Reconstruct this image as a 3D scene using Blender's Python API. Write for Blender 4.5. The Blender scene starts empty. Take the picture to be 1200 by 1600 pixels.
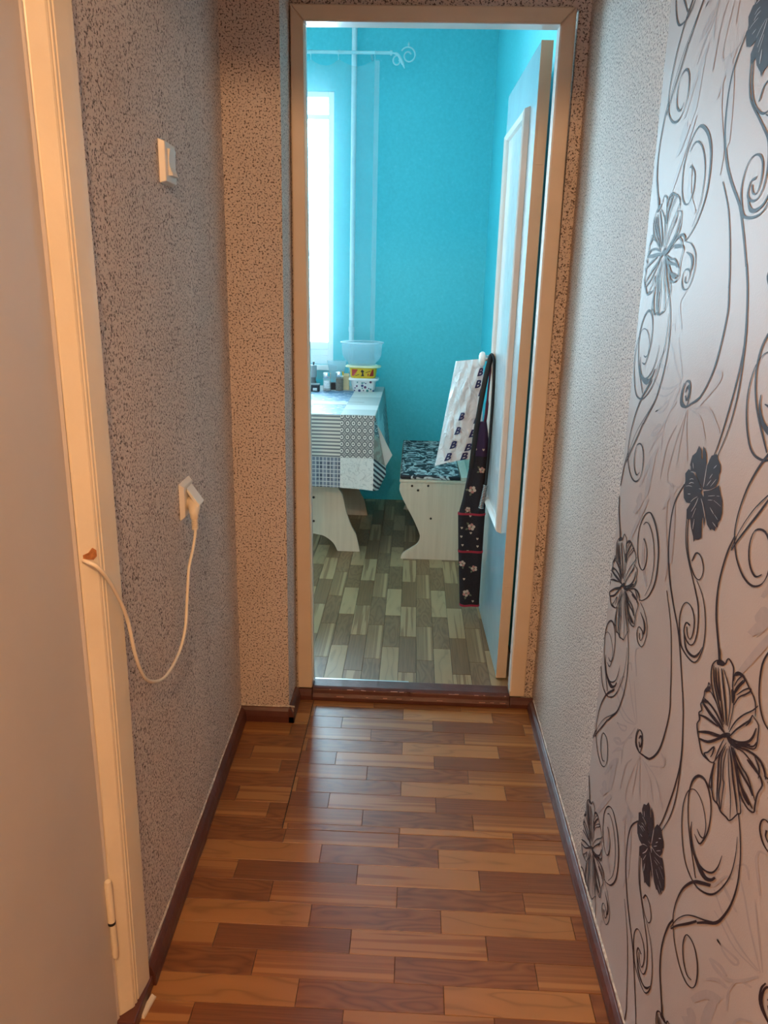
import bpy, bmesh, math, random
from mathutils import Vector, Matrix, noise
random.seed(7)
SC = bpy.context.scene
COL = SC.collection

# ---------------------------------------------------------------- camera
cam_d = bpy.data.cameras.new('camera')
cam_d.sensor_fit = 'VERTICAL'
cam_d.sensor_height = 36.0
cam_d.lens = 26.936
cam_d.clip_start = 0.02
cam = bpy.data.objects.new('camera', cam_d)
COL.objects.link(cam)
CR, CU, CB = [0.998923, 0.040465, 0.022722], [-0.033253, 0.282587, 0.958665], [0.032372, -0.958388, 0.283628]
cam.matrix_world = Matrix(((CR[0], CU[0], CB[0], 0.0), (CR[1], CU[1], CB[1], 0.0), (CR[2], CU[2], CB[2], 1.40), (0, 0, 0, 1)))
SC.camera = cam

# ---------------------------------------------------------------- world, lamps, exposure
SC.view_settings.view_transform = 'Standard'
SC.view_settings.look = 'None'
SC.view_settings.gamma = 1.0
SC.view_settings.use_curve_mapping = False
SC.view_settings.exposure = 0.0
world = bpy.data.worlds.new('overcast_sky')
SC.world = world
world.use_nodes = True
bg = world.node_tree.nodes['Background']
bg.inputs[0].default_value = (0.585, 0.835, 1.0, 1.0)
bg.inputs[1].default_value = 39.0

def lamp(name, kind, loc, energy, color, **kw):
    d = bpy.data.lights.new(name, kind)
    d.energy = energy
    d.color = color
    for k, v in kw.items():
        setattr(d, k, v)
    o = bpy.data.objects.new(name, d)
    o.location = loc
    COL.objects.link(o)
    return o

# the hallway's own lamp, behind the camera
lamp('hall_lamp', 'POINT', (-0.05, -0.50, 2.22), 92.0, (1.0, 0.57, 0.275), shadow_soft_size=0.035)
# portal in the kitchen window: only guides sampling of the sky
portal = lamp('window_portal', 'AREA', (-1.15, 5.20, 1.68), 1.0, (1, 1, 1), shape='RECTANGLE', size=1.35, size_y=1.62)
portal.rotation_euler = (math.radians(-90), 0, 0)
portal.data.cycles.is_portal = True

# ---------------------------------------------------------------- helpers
class MB:
    def __init__(s):
        s.v = []; s.f = []; s.m = []
    def add(s, verts, faces, mi=0):
        b = len(s.v)
        s.v += [tuple(p) for p in verts]
        s.f += [tuple(i + b for i in f) for f in faces]
        s.m += [mi] * len(faces)
        return s
    def box(s, x0, x1, y0, y1, z0, z1, mi=0):
        return s.add([(x0, y0, z0), (x1, y0, z0), (x1, y1, z0), (x0, y1, z0), (x0, y0, z1), (x1, y0, z1), (x1, y1, z1), (x0, y1, z1)],
                     [(3, 2, 1, 0), (4, 5, 6, 7), (0, 1, 5, 4), (1, 2, 6, 5), (2, 3, 7, 6), (3, 0, 4, 7)], mi)
    def loft(s, rings, mi=0, closed=True, caps=True):
        n = len(rings[0]); v = [p for r in rings for p in r]; f = []
        for i in range(len(rings) - 1):
            for j in range(n if closed else n - 1):
                k = (j + 1) % n
                f.append((i * n + j, i * n + k, (i + 1) * n + k, (i + 1) * n + j))
        if caps and closed:
            f.append(tuple(range(n - 1, -1, -1))); f.append(tuple((len(rings) - 1) * n + j for j in range(n)))
        return s.add(v, f, mi)
    def prism(s, poly, axis, a, b, mi=0):
        mk = {'x': lambda p, t: (t, p[0], p[1]), 'y': lambda p, t: (p[0], t, p[1]), 'z': lambda p, t: (p[0], p[1], t)}[axis]
        return s.loft([[mk(p, a) for p in poly], [mk(p, b) for p in poly]], mi)
    def lathe(s, prof, c, seg=32, mi=0, caps=True, sx=1.0, sy=1.0, power=2.0):
        rings = []
        for r, z in prof:
            ring = []
            for k in range(seg):
                a = 2 * math.pi * k / seg; ca, sa = math.cos(a), math.sin(a)
                ca = math.copysign(abs(ca) ** (2 / power), ca); sa = math.copysign(abs(sa) ** (2 / power), sa)
                ring.append((c[0] + r * sx * ca, c[1] + r * sy * sa, c[2] + z))
            rings.append(ring)
        return s.loft(rings, mi, True, caps)
    def tube(s, path, r, seg=10, mi=0, flat=1.0, up=None):
        P = [Vector(p) for p in path]; rings = []
        prev = None
        for i, p in enumerate(P):
            t = (P[min(i + 1, len(P) - 1)] - P[max(i - 1, 0)]).normalized()
            if prev is None:
                n = t.orthogonal().normalized() if up is None else (Vector(up) - t * t.dot(Vector(up))).normalized()
            else:
                n = (prev - t * prev.dot(t)).normalized()
            prev = n; b = t.cross(n)
            rr = r[i] if isinstance(r, (list, tuple)) else r
            rings.append([p + n * rr * math.cos(2 * math.pi * k / seg) + b * rr * flat * math.sin(2 * math.pi * k / seg) for k in range(seg)])
        return s.loft(rings, mi)

def spline(P, n=6):
    P = [Vector(p) for p in P]
    Q = [2 * P[0] - P[1]] + P + [2 * P[-1] - P[-2]]
    o = []
    for i in range(1, len(Q) - 2):
        a, b, c, d = Q[i - 1:i + 3]
        for k in range(n):
            t = k / n
            o.append(.5 * (2 * b + (c - a) * t + (2 * a - 5 * b + 4 * c - d) * t * t + (3 * b - a - 3 * c + d) * t ** 3))
    o.append(P[-1])
    return o

def obj(name, mb, mats, parent=None, smooth=False, bevel=0.0, origin=None, world_coords=True, seg=2):
    """link one mesh object; vertices are given in the parent's world frame (parents are unrotated) unless world_coords is False"""
    me = bpy.data.meshes.new(name)
    if not isinstance(mats, (list, tuple)):
        mats = [mats]
    xs = list(zip(*mb.v))
    if origin is None:
        origin = ((min(xs[0]) + max(xs[0])) / 2, (min(xs[1]) + max(xs[1])) / 2, min(xs[2]))
    O = Vector(origin)
    me.from_pydata([Vector(p) - O for p in mb.v], [], mb.f)
    for m in mats:
        me.materials.append(m)
    me.polygons.foreach_set('material_index', mb.m)
    bm = bmesh.new(); bm.from_mesh(me)
    bmesh.ops.recalc_face_normals(bm, faces=bm.faces)
    if bevel > 0:
        bmesh.ops.bevel(bm, geom=[e for e in bm.edges if e.is_manifold and e.calc_face_angle(0) > 0.5], offset=bevel, segments=seg, affect='EDGES', profile=0.5, clamp_overlap=True)
    bm.to_mesh(me); bm.free()
    if smooth:
        me.polygons.foreach_set('use_smooth', [True] * len(me.polygons))
        try:
            me.set_sharp_from_angle(angle=math.radians(38))
        except Exception:
            pass
    o = bpy.data.objects.new(name, me)
    COL.objects.link(o)
    if parent is not None:
        o.parent = parent
        o.location = O - (wloc(parent) if world_coords else Vector((0, 0, 0)))
    else:
        o.location = O
    return o

def wloc(o):
    l = Vector(o.location)
    while o.parent is not None:
        o = o.parent; l += Vector(o.location)
    return l

def thing(name, loc, label, cat, group=None):
    o = bpy.data.objects.new(name, None)
    o.empty_display_size = 0.05
    COL.objects.link(o); o.location = loc
    return tag(o, label, cat, group)

def tag(o, label, cat, group=None):
    o['label'] = label; o['category'] = cat
    if group: o['group'] = group
    return o

def struct(name, mb, mats, parent=None, **kw):
    o = obj(name, mb, mats, parent, **kw)
    if parent is None: o['kind'] = 'structure'
    return o

# ---------------------------------------------------------------- materials
class NT:
    def __init__(s, name):
        s.mat = bpy.data.materials.new(name); s.mat.use_nodes = True
        s.t = s.mat.node_tree; s.b = s.t.nodes['Principled BSDF']
    def n(s, kind, **kw):
        x = s.t.nodes.new(kind)
        for k, v in kw.items():
            if k.startswith('i_'): x.inputs[k[2:].replace('_', ' ')].default_value = v
            else: setattr(x, k, v)
        return x
    def l(s, a, b): s.t.links.new(a, b)
    def coord(s, scale=(1, 1, 1), loc=(0, 0, 0), rot=(0, 0, 0), rnd=False):
        tc = s.n('ShaderNodeTexCoord'); mp = s.n('ShaderNodeMapping')
        mp.inputs['Scale'].default_value = scale; mp.inputs['Location'].default_value = loc; mp.inputs['Rotation'].default_value = rot
        s.l(tc.outputs['Object'], mp.inputs['Vector'])
        if rnd:
            oi = s.n('ShaderNodeObjectInfo'); mu = s.n('ShaderNodeMath', operation='MULTIPLY'); mu.inputs[1].default_value = 37.0
            s.l(oi.outputs['Random'], mu.inputs[0])
            ad = s.n('ShaderNodeVectorMath', operation='ADD'); s.l(mp.outputs[0], ad.inputs[0]); s.l(mu.outputs[0], ad.inputs[1])
            return ad.outputs[0]
        return mp.outputs[0]
    def ramp(s, fac, stops, interp='LINEAR'):
        r = s.n('ShaderNodeValToRGB'); r.color_ramp.interpolation = interp
        e = r.color_ramp.elements
        while len(e) < len(stops): e.new(0.5)
        for k, (p, c) in enumerate(stops):
            e[k].position = p; e[k].color = (c if len(c) == 4 else (*c, 1))
        s.l(fac, r.inputs[0]); return r.outputs[0]
    def mix(s, fac, a, b, mode='MIX'):
        m = s.n('ShaderNodeMix', data_type='RGBA', blend_type=mode)
        for sock, v in ((m.inputs[0], fac), (m.inputs[6], a), (m.inputs[7], b)):
            if isinstance(v, bpy.types.NodeSocket): s.l(v, sock)
            elif isinstance(v, (int, float)): sock.default_value = v
            else: sock.default_value = (*v, 1) if len(v) == 3 else v
        return m.outputs[2]
    def bump(s, h, dist, strength=1.0):
        b = s.n('ShaderNodeBump'); b.inputs['Strength'].default_value = strength; b.inputs['Distance'].default_value = dist
        s.l(h, b.inputs['Height']); s.l(b.outputs[0], s.b.inputs['Normal'])
    def base(s, c):
        if isinstance(c, bpy.types.NodeSocket): s.l(c, s.b.inputs['Base Color'])
        else: s.b.inputs['Base Color'].default_value = (*c, 1)
    def set(s, **kw):
        for k, v in kw.items(): s.b.inputs[k.replace('_', ' ')].default_value = v
        return s

def plain(name, c, rough=0.5, metal=0.0, var=0.06, scale=25, bump=0.0, coat=0.0, bscale=60):
    N = NT(name); v = N.coord()
    no = N.n('ShaderNodeTexNoise'); no.inputs['Scale'].default_value = scale; no.inputs['Detail'].default_value = 4
    N.l(v, no.inputs['Vector'])
    lo = tuple(x * (1 - var) for x in c); hi = tuple(min(1, x * (1 + var)) for x in c)
    N.base(N.ramp(no.outputs[0], [(0.3, lo), (0.7, hi)]))
    N.set(Roughness=rough, Metallic=metal)
    if coat: N.set(Coat_Weight=coat, Coat_Roughness=0.15)
    if bump:
        n2 = N.n('ShaderNodeTexNoise'); n2.inputs['Scale'].default_value = bscale; n2.inputs['Detail'].default_value = 3
        N.l(v, n2.inputs['Vector']); N.bump(n2.outputs[0], bump)
    return N.mat

def mat_speckle():
    N = NT('speckled_wallpaper'); v = N.coord()
    no = N.n('ShaderNodeTexNoise'); no.inputs['Scale'].default_value = 200; no.inputs['Detail'].default_value = 2.0; no.inputs['Roughness'].default_value = 0.6
    N.l(v, no.inputs['Vector'])
    big = N.n('ShaderNodeTexNoise'); big.inputs['Scale'].default_value = 3; N.l(v, big.inputs['Vector'])
    light = N.ramp(big.outputs[0], [(0.3, (0.65, 0.555, 0.49)), (0.7, (0.73, 0.625, 0.555))])
    spk = N.ramp(no.outputs[0], [(0.385, (1, 1, 1)), (0.462, (0, 0, 0))])
    N.base(N.mix(spk, light, (0.12, 0.088, 0.075)))
    N.set(Roughness=0.62); N.b.inputs['Specular IOR Level'].default_value = 0.35
    N.bump(N.ramp(no.outputs[0], [(0.36, (0, 0, 0)), (0.56, (1, 1, 1))]), 0.0016, 0.8)
    return N.mat
M_SPK = mat_speckle()

def mat_floral_base():
    N = NT('pale_vinyl_wallpaper'); v = N.coord()
    no = N.n('ShaderNodeTexNoise'); no.inputs['Scale'].default_value = 2.2; no.inputs['Detail'].default_value = 3; N.l(v, no.inputs['Vector'])
    N.base(N.ramp(no.outputs[0], [(0.3, (0.455, 0.385, 0.355)), (0.7, (0.52, 0.44, 0.405))]))
    N.set(Roughness=0.5)
    N.b.inputs['Specular IOR Level'].default_value = 0.3
    n2 = N.n('ShaderNodeTexNoise'); n2.inputs['Scale'].default_value = 420; N.l(v, n2.inputs['Vector'])
    N.bump(n2.outputs[0], 0.0004, 0.6)
    return N.mat
M_FLORAL = mat_floral_base()
M_INK = plain('dark_plum_print', (0.034, 0.017, 0.020), 0.55, var=0.15, scale=40)
M_INK.node_tree.nodes['Principled BSDF'].inputs['Specular IOR Level'].default_value = 0.16
M_GHOST = plain('lilac_grey_print', (0.415, 0.355, 0.345), 0.5, scale=60)
M_GHOST.node_tree.nodes['Principled BSDF'].inputs['Specular IOR Level'].default_value = 0.3
M_VEIN = plain('pale_print_lines', (0.50, 0.43, 0.42), 0.4)

def mat_kitchen_wall():
    N = NT('turquoise_wallpaper'); v = N.coord()
    no = N.n('ShaderNodeTexNoise'); no.inputs['Scale'].default_value = 55; no.inputs['Detail'].default_value = 6; no.inputs['Roughness'].default_value = 0.7; N.l(v, no.inputs['Vector'])
    N.base(N.ramp(no.outputs[0], [(0.3, (0.050, 0.52, 0.61)), (0.62, (0.065, 0.585, 0.68)), (0.72, (0.15, 0.60, 0.73))]))
    N.set(Roughness=0.5); N.bump(no.outputs[0], 0.0012, 0.5)
    return N.mat
M_TURQ = mat_kitchen_wall()
M_BOUNCE = plain('cream_bounce_finish', (0.86, 0.82, 0.76), 0.4)  # invented pale finish for unseen kitchen walls, bounces neutral light into the room

M_CREAM = plain('cream_gloss_paint', (0.68, 0.55, 0.41), 0.33, var=0.04, scale=9, bump=0.0006, bscale=35)
M_CREAMY = plain('yellowed_gloss_paint', (0.76, 0.67, 0.51), 0.33, var=0.05, scale=8, bump=0.0006, bscale=30)
M_LEAF = plain('greyish_door_paint', (0.60, 0.545, 0.49), 0.42, var=0.03, scale=5, bump=0.0005, bscale=12)
M_WHITE = plain('white_gloss_paint', (0.80, 0.80, 0.78), 0.22, var=0.03, scale=6, bump=0.0008, bscale=18)
M_PLASTIC = plain('ivory_plastic', (0.78, 0.73, 0.65), 0.35, var=0.02)
M_CORD = plain('ivory_cord', (0.75, 0.66, 0.52), 0.45, var=0.03)
M_BROWN = plain('red_brown_paint', (0.095, 0.028, 0.018), 0.38, var=0.25, scale=14, bump=0.0015, bscale=30)
M_CAULK = plain('torn_paper_edge', (0.52, 0.46, 0.40), 0.9, var=0.4, scale=90, bump=0.003, bscale=120)
M_BAREWOOD = plain('bare_orange_wood', (0.42, 0.16, 0.05), 0.8, var=0.4, scale=120)
M_DARK = plain('dark_gap', (0.015, 0.012, 0.010), 0.8)
M_STEEL = plain('worn_steel', (0.62, 0.62, 0.60), 0.28, 1.0)
M_CHROME = plain('chrome', (0.75, 0.76, 0.78), 0.12, 1.0)
M_CEIL = plain('ceiling_whitewash', (0.72, 0.70, 0.66), 0.8)

def plank_mats(pref, light, mid, dark, rough):
    out = {}
    def start(nm):
        N = NT(pref + nm); N.set(Roughness=rough)
        oi = N.n('ShaderNodeObjectInfo')
        hv = N.n('ShaderNodeHueSaturation')
        mr = N.n('ShaderNodeMapRange'); mr.inputs['To Min'].default_value = 0.93; mr.inputs['To Max'].default_value = 1.07
        N.l(oi.outputs['Random'], mr.inputs['Value']); N.l(mr.outputs[0], hv.inputs['Value'])
        N.l(hv.outputs[0], N.b.inputs['Base Color'])
        return N, hv.inputs['Color']
    def grain(N, sx, sy, det=5, rnd=True):
        no = N.n('ShaderNodeTexNoise'); no.inputs['Scale'].default_value = 1; no.inputs['Detail'].default_value = det; no.inputs['Roughness'].default_value = 0.6
        N.l(N.coord((sx, sy, 1), rnd=rnd), no.inputs['Vector']); return no.outputs[0]
    sc = lambda c, k: tuple(x * k for x in c)
    # light plank with dark lengthwise stripes
    N, out_c = start('striped')
    g = grain(N, 1.5, 46, 2)
    c1 = N.ramp(g, [(0.36, sc(dark, 1.15)), (0.46, sc(mid, 0.95)), (0.50, light), (1.0, sc(light, 1.08))])
    N.l(N.mix(grain(N, 10, 260), sc(c1, 1) if False else c1, sc(mid, 0.9)) if False else c1, out_c); out['S'] = N.mat
    def figure(N, sx, sy, rings):
        g_ = grain(N, sx, sy, 1.5); mu = N.n('ShaderNodeMath', operation='MULTIPLY'); mu.inputs[1].default_value = rings; N.l(g_, mu.inputs[0])
        pg = N.n('ShaderNodeMath', operation='PINGPONG'); pg.inputs[1].default_value = 1.0; N.l(mu.outputs[0], pg.inputs[0]); return pg.outputs[0]
    # light plank with a gentle wavy figure
    N, out_c = start('wavy')
    N.l(N.ramp(figure(N, 3.5, 16, 9), [(0.0, sc(light, 0.74)), (0.22, sc(light, 0.98)), (1.0, sc(light, 1.05))]), out_c); out['C'] = N.mat
    # plain dark plank
    N, out_c = start('dark')
    N.l(N.ramp(grain(N, 6, 240), [(0.35, sc(dark, 0.8)), (0.65, sc(dark, 1.18))]), out_c); out['D'] = N.mat
    # cathedral figured dark plank
    N, out_c = start('figured')
    N.l(N.ramp(figure(N, 5, 22, 14), [(0.0, sc(dark, 0.80)), (0.30, sc(dark, 1.02)), (1.0, sc(mid, 0.90))]), out_c); out['G'] = N.mat
    # mid plank with a light streak along one edge
    N, out_c = start('streaked')
    g = N.ramp(grain(N, 5, 180), [(0.35, sc(mid, 0.78)), (0.65, sc(mid, 1.08))])
    tc = N.n('ShaderNodeTexCoord'); sp = N.n('ShaderNodeSeparateXYZ'); N.l(tc.outputs['Object'], sp.inputs[0])
    mr = N.n('ShaderNodeMapRange'); mr.inputs['From Min'].default_value = -0.0336; mr.inputs['From Max'].default_value = 0.0336; N.l(sp.outputs['Y'], mr.inputs['Value'])
    k = N.ramp(mr.outputs[0], [(0.0, (0, 0, 0)), (0.10, (0, 0, 0)), (0.14, (1, 1, 1)), (0.28, (1, 1, 1)), (0.33, (0, 0, 0)), (0.45, (0, 0, 0)), (0.48, (.5, .5, .5)), (0.55, (0, 0, 0))])
    N.l(N.mix(k, g, sc(light, 1.05)), out_c); out['B'] = N.mat
    return out
PM_HALL = plank_mats('hall_plank_', (0.35, 0.155, 0.048), (0.27, 0.105, 0.032), (0.195, 0.068, 0.021), 0.32)
PM_KIT = plank_mats('kitchen_plank_', (0.36, 0.245, 0.125), (0.245, 0.150, 0.070), (0.18, 0.103, 0.046), 0.38)

# ---------------------------------------------------------------- structure
XR = 0.4535            # right wall
YA, YD = 2.244, 2.417  # pilaster face, door wall
ZC = 2.62              # hall ceiling
KX0, KX1, KY1, KZ0, KZ1 = -1.90, 0.418, 4.93, 0.030, 2.86
def LWX(y): return -0.5341 - 0.0272 * (y - 2.2)

# floors: base slab, planks laid on it
W_PL, L_PL = 0.0672, 0.302
plank_cache = {}
def plank(parent, mats, kind, a0, a1, c0, c1, z, rot):
    g = 0.0005
    a0 += g; a1 -= g; c0 += g; c1 -= g
    if a1 - a0 < 0.004 or c1 - c0 < 0.003: return
    key = (round(a1 - a0, 4), round(c1 - c0, 4), kind, id(mats))
    me = plank_cache.get(key)
    if me is None:
        hx, hy, t = (a1 - a0) / 2, (c1 - c0) / 2, 0.003
        e = 0.0006
        v = [(-hx, -hy, -t), (hx, -hy, -t), (hx, hy, -t), (-hx, hy, -t), (-hx, -hy, -e), (hx, -hy, -e), (hx, hy, -e), (-hx, hy, -e), (-hx + e, -hy + e, 0), (hx - e, -hy + e, 0), (hx - e, hy - e, 0), (-hx + e, hy - e, 0)]
        f = [(0, 1, 5, 4), (1, 2, 6, 5), (2, 3, 7, 6), (3, 0, 4, 7), (4, 5, 9, 8), (5, 6, 10, 9), (6, 7, 11, 10), (7, 4, 8, 11), (8, 9, 10, 11)]
        me = bpy.data.meshes.new('plank'); me.from_pydata(v, [], f); me.materials.append(mats[kind]); plank_cache[key] = me
    o = bpy.data.objects.new('plank', me); COL.objects.link(o); o.parent = parent
    ca, cc = (a0 + a1) / 2, (c0 + c1) / 2
    p = Vector((ca, cc, z)) if not rot else Vector((-cc, ca, z))
    o.location = p - Vector(parent.location)
    if rot: o.rotation_euler = (0, 0, math.pi / 2)

def plank_field(parent, mats, A0, A1, C0, C1, cS, aS, z, rot=False):
    k0 = math.floor((C0 - cS) / W_PL) - 1; k1 = math.ceil((C1 - cS) / W_PL) + 1
    for k in range(k0, k1):
        c0, c1 = max(C0, cS + k * W_PL), min(C1, cS + (k + 1) * W_PL)
        if c1 - c0 < 0.003: continue
        r = k % 3
        kinds, off = ((('S', 'D'), 0.0), (('C', 'G'), 0.203), (('B', 'G'), -0.202))[r]
        n0 = math.floor((A0 - aS - off) / L_PL) - 1; n1 = math.ceil((A1 - aS - off) / L_PL) + 1
        for n in range(n0, n1):
            a0, a1 = max(A0, aS + off + n * L_PL), min(A1, aS + off + (n + 1) * L_PL)
            if a1 - a0 < 0.004: continue
            plank(parent, mats, kinds[n % 2], a0, a1, c0, c1, z, rot)

mb = MB().box(-0.62, 0.50, -2.2, 2.46, -0.06, -0.0028)
floor = struct('floor', mb, M_DARK)
XL_IN = -0.505
plank_field(floor, PM_HALL, -0.505, XR - 0.004, 0.25, 1.715, 1.327, -0.098, 0.0)
plank_field(floor, PM_HALL, -0.310, XR - 0.004, 1.7165, 2.385, 1.807, -0.199, 0.0)
plank_field(floor, PM_HALL, -0.528, -0.3115, 1.7165, 2.235, 1.822, -0.462, 0.0)
plank_field(floor, PM_HALL, -0.372, -0.3115, 2.236, 2.385, 1.822, -0.462, 0.0)
mb = MB().box(-0.505, XR - 0.004, -2.2, 0.25, -0.0028, 0.0)
obj('rear_floor_sheet', mb, PM_HALL['D'], floor)
mb = MB().box(KX0, KX1, 2.44, KY1, -0.04, KZ0 - 0.0028)
kfloor = struct('floor_kitchen', mb, M_DARK)
plank_field(kfloor, PM_KIT, 2.466, KY1 - 0.002, -KX1 + 0.004, 0.95, 0.155, 2.853, KZ0, True)
mb = MB().box(KX0, -0.95, 2.44, KY1, KZ0 - 0.0028, KZ0)
obj('side_floor_sheet', mb, PM_KIT['D'], kfloor)

# left wall (very slightly askew), right wall, pilaster, door wall
def wall_from_plan(name, poly, z0, z1, mat):
    return struct(name, MB().prism(poly, 'z', z0, z1), mat, origin=(poly[0][0], poly[0][1], z0))
wall_from_plan('wall_left', [(LWX(1.216), 1.216), (LWX(2.50), 2.50), (-0.68, 2.50), (-0.68, 1.216)], -0.01, ZC, M_SPK)
wall_from_plan('wall_left_rear', [(LWX(0.38), 0.38), (-0.68, 0.38), (-0.68, -2.2), (LWX(0.38), -2.2)], -0.01, ZC, M_SPK)
wall_from_plan('wall_left_over_door', [(LWX(1.216), 1.216), (-0.68, 1.216), (-0.68, 0.38), (LWX(0.38), 0.38)], 2.10, ZC, M_SPK)
wall_right = struct('wall_right', MB().box(XR, 0.58, -2.2, 2.50, -0.01, ZC), M_SPK, origin=(XR, 0, 0))
struct('wall_rear', MB().box(-0.68, 0.58, -2.3, -2.2, -0.01, ZC), M_SPK)
wall_from_plan('wall_pilaster', [(LWX(YA) - 0.02, YA), (-0.376, YA), (-0.376, YD + 0.004), (LWX(YA) - 0.02, YD + 0.004)], 0.0, ZC, M_SPK)
# wall round the kitchen doorway: hall side papered, unseen kitchen side made cream for neutral bounce light
YK = 2.505
for nm, x0, x1, z0, z1 in (('wall_door_left', -0.60, -0.371, 0, 2.135), ('wall_door_right', 0.42, XR + 0.1, 0, 2.135), ('wall_door_header', -0.60, XR + 0.1, 2.135, ZC)):
    struct(nm, MB().box(x0, x1, YD, 2.48, z0, z1), M_SPK)
for nm, x0, x1, z0, z1 in (('wall_kitchen_door_left', KX0, -0.371, 0.0, 2.135), ('wall_kitchen_door_right', 0.42, KX1 + 0.1, 0.0, 2.135), ('wall_kitchen_door_header', KX0, KX1 + 0.1, 2.135, KZ1)):
    struct(nm, MB().box(x0, x1, 2.48, YK, z0, z1), M_BOUNCE)
struct('wall_kitchen_right', MB().box(KX1, KX1 + 0.1, YK, KY1 + 0.3, 0, KZ1), M_TURQ)
struct('wall_kitchen_left', MB().box(KX0 - 0.1, KX0, 2.48, KY1 + 0.3, 0, KZ1), M_BOUNCE)
WX0, WX1, WZ0, WZ1 = -1.76, -0.513, 0.908, 2.472
for nm, x0, x1, z0, z1 in (('wall_far_right', WX1, KX1 + 0.1, 0, KZ1), ('wall_far_left', KX0 - 0.1, WX0, 0, KZ1), ('wall_far_sill', WX0, WX1, 0, WZ0), ('wall_far_header', WX0, WX1, WZ1, KZ1)):
    struct(nm, MB().box(x0, x1, KY1, KY1 + 0.30, z0, z1), M_TURQ)
struct('ceiling', MB().box(-0.68, 0.58, -2.3, 2.48, ZC, ZC + 0.1), M_CEIL)
struct('ceiling_kitchen', MB().box(KX0 - 0.1, KX1 + 0.1, 2.48, KY1 + 0.3, KZ1, KZ1 + 0.1), plain('kitchen_ceiling_white', (0.88, 0.88, 0.87), 0.8))
# the beam over the hall entrance, out of the picture above the camera
struct('beam', MB().box(-0.68, 0.58, 0.42, 0.56, 2.118, ZC), M_SPK)

# floral paper on the near part of the right wall
SEAM = [(0.0, 1.600), (0.64, 1.604), (1.37, 1.623), (1.92, 1.642), (ZC, 1.66)]
poly = [(-2.2, 0.0)] + [(y, z) for z, y in SEAM] + [(-2.2, ZC)]
panel = struct('wallpaper_panel', MB().prism(poly, 'x', XR - 0.0012, XR + 0.001), M_FLORAL, wall_right, origin=(XR, 0, 0))
def seam_y(z):
    for (z0, y0), (z1, y1) in zip(SEAM, SEAM[1:]):
        if z <= z1: return y0 + (y1 - y0) * (z - z0) / (z1 - z0)
    return SEAM[-1][1]

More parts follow.
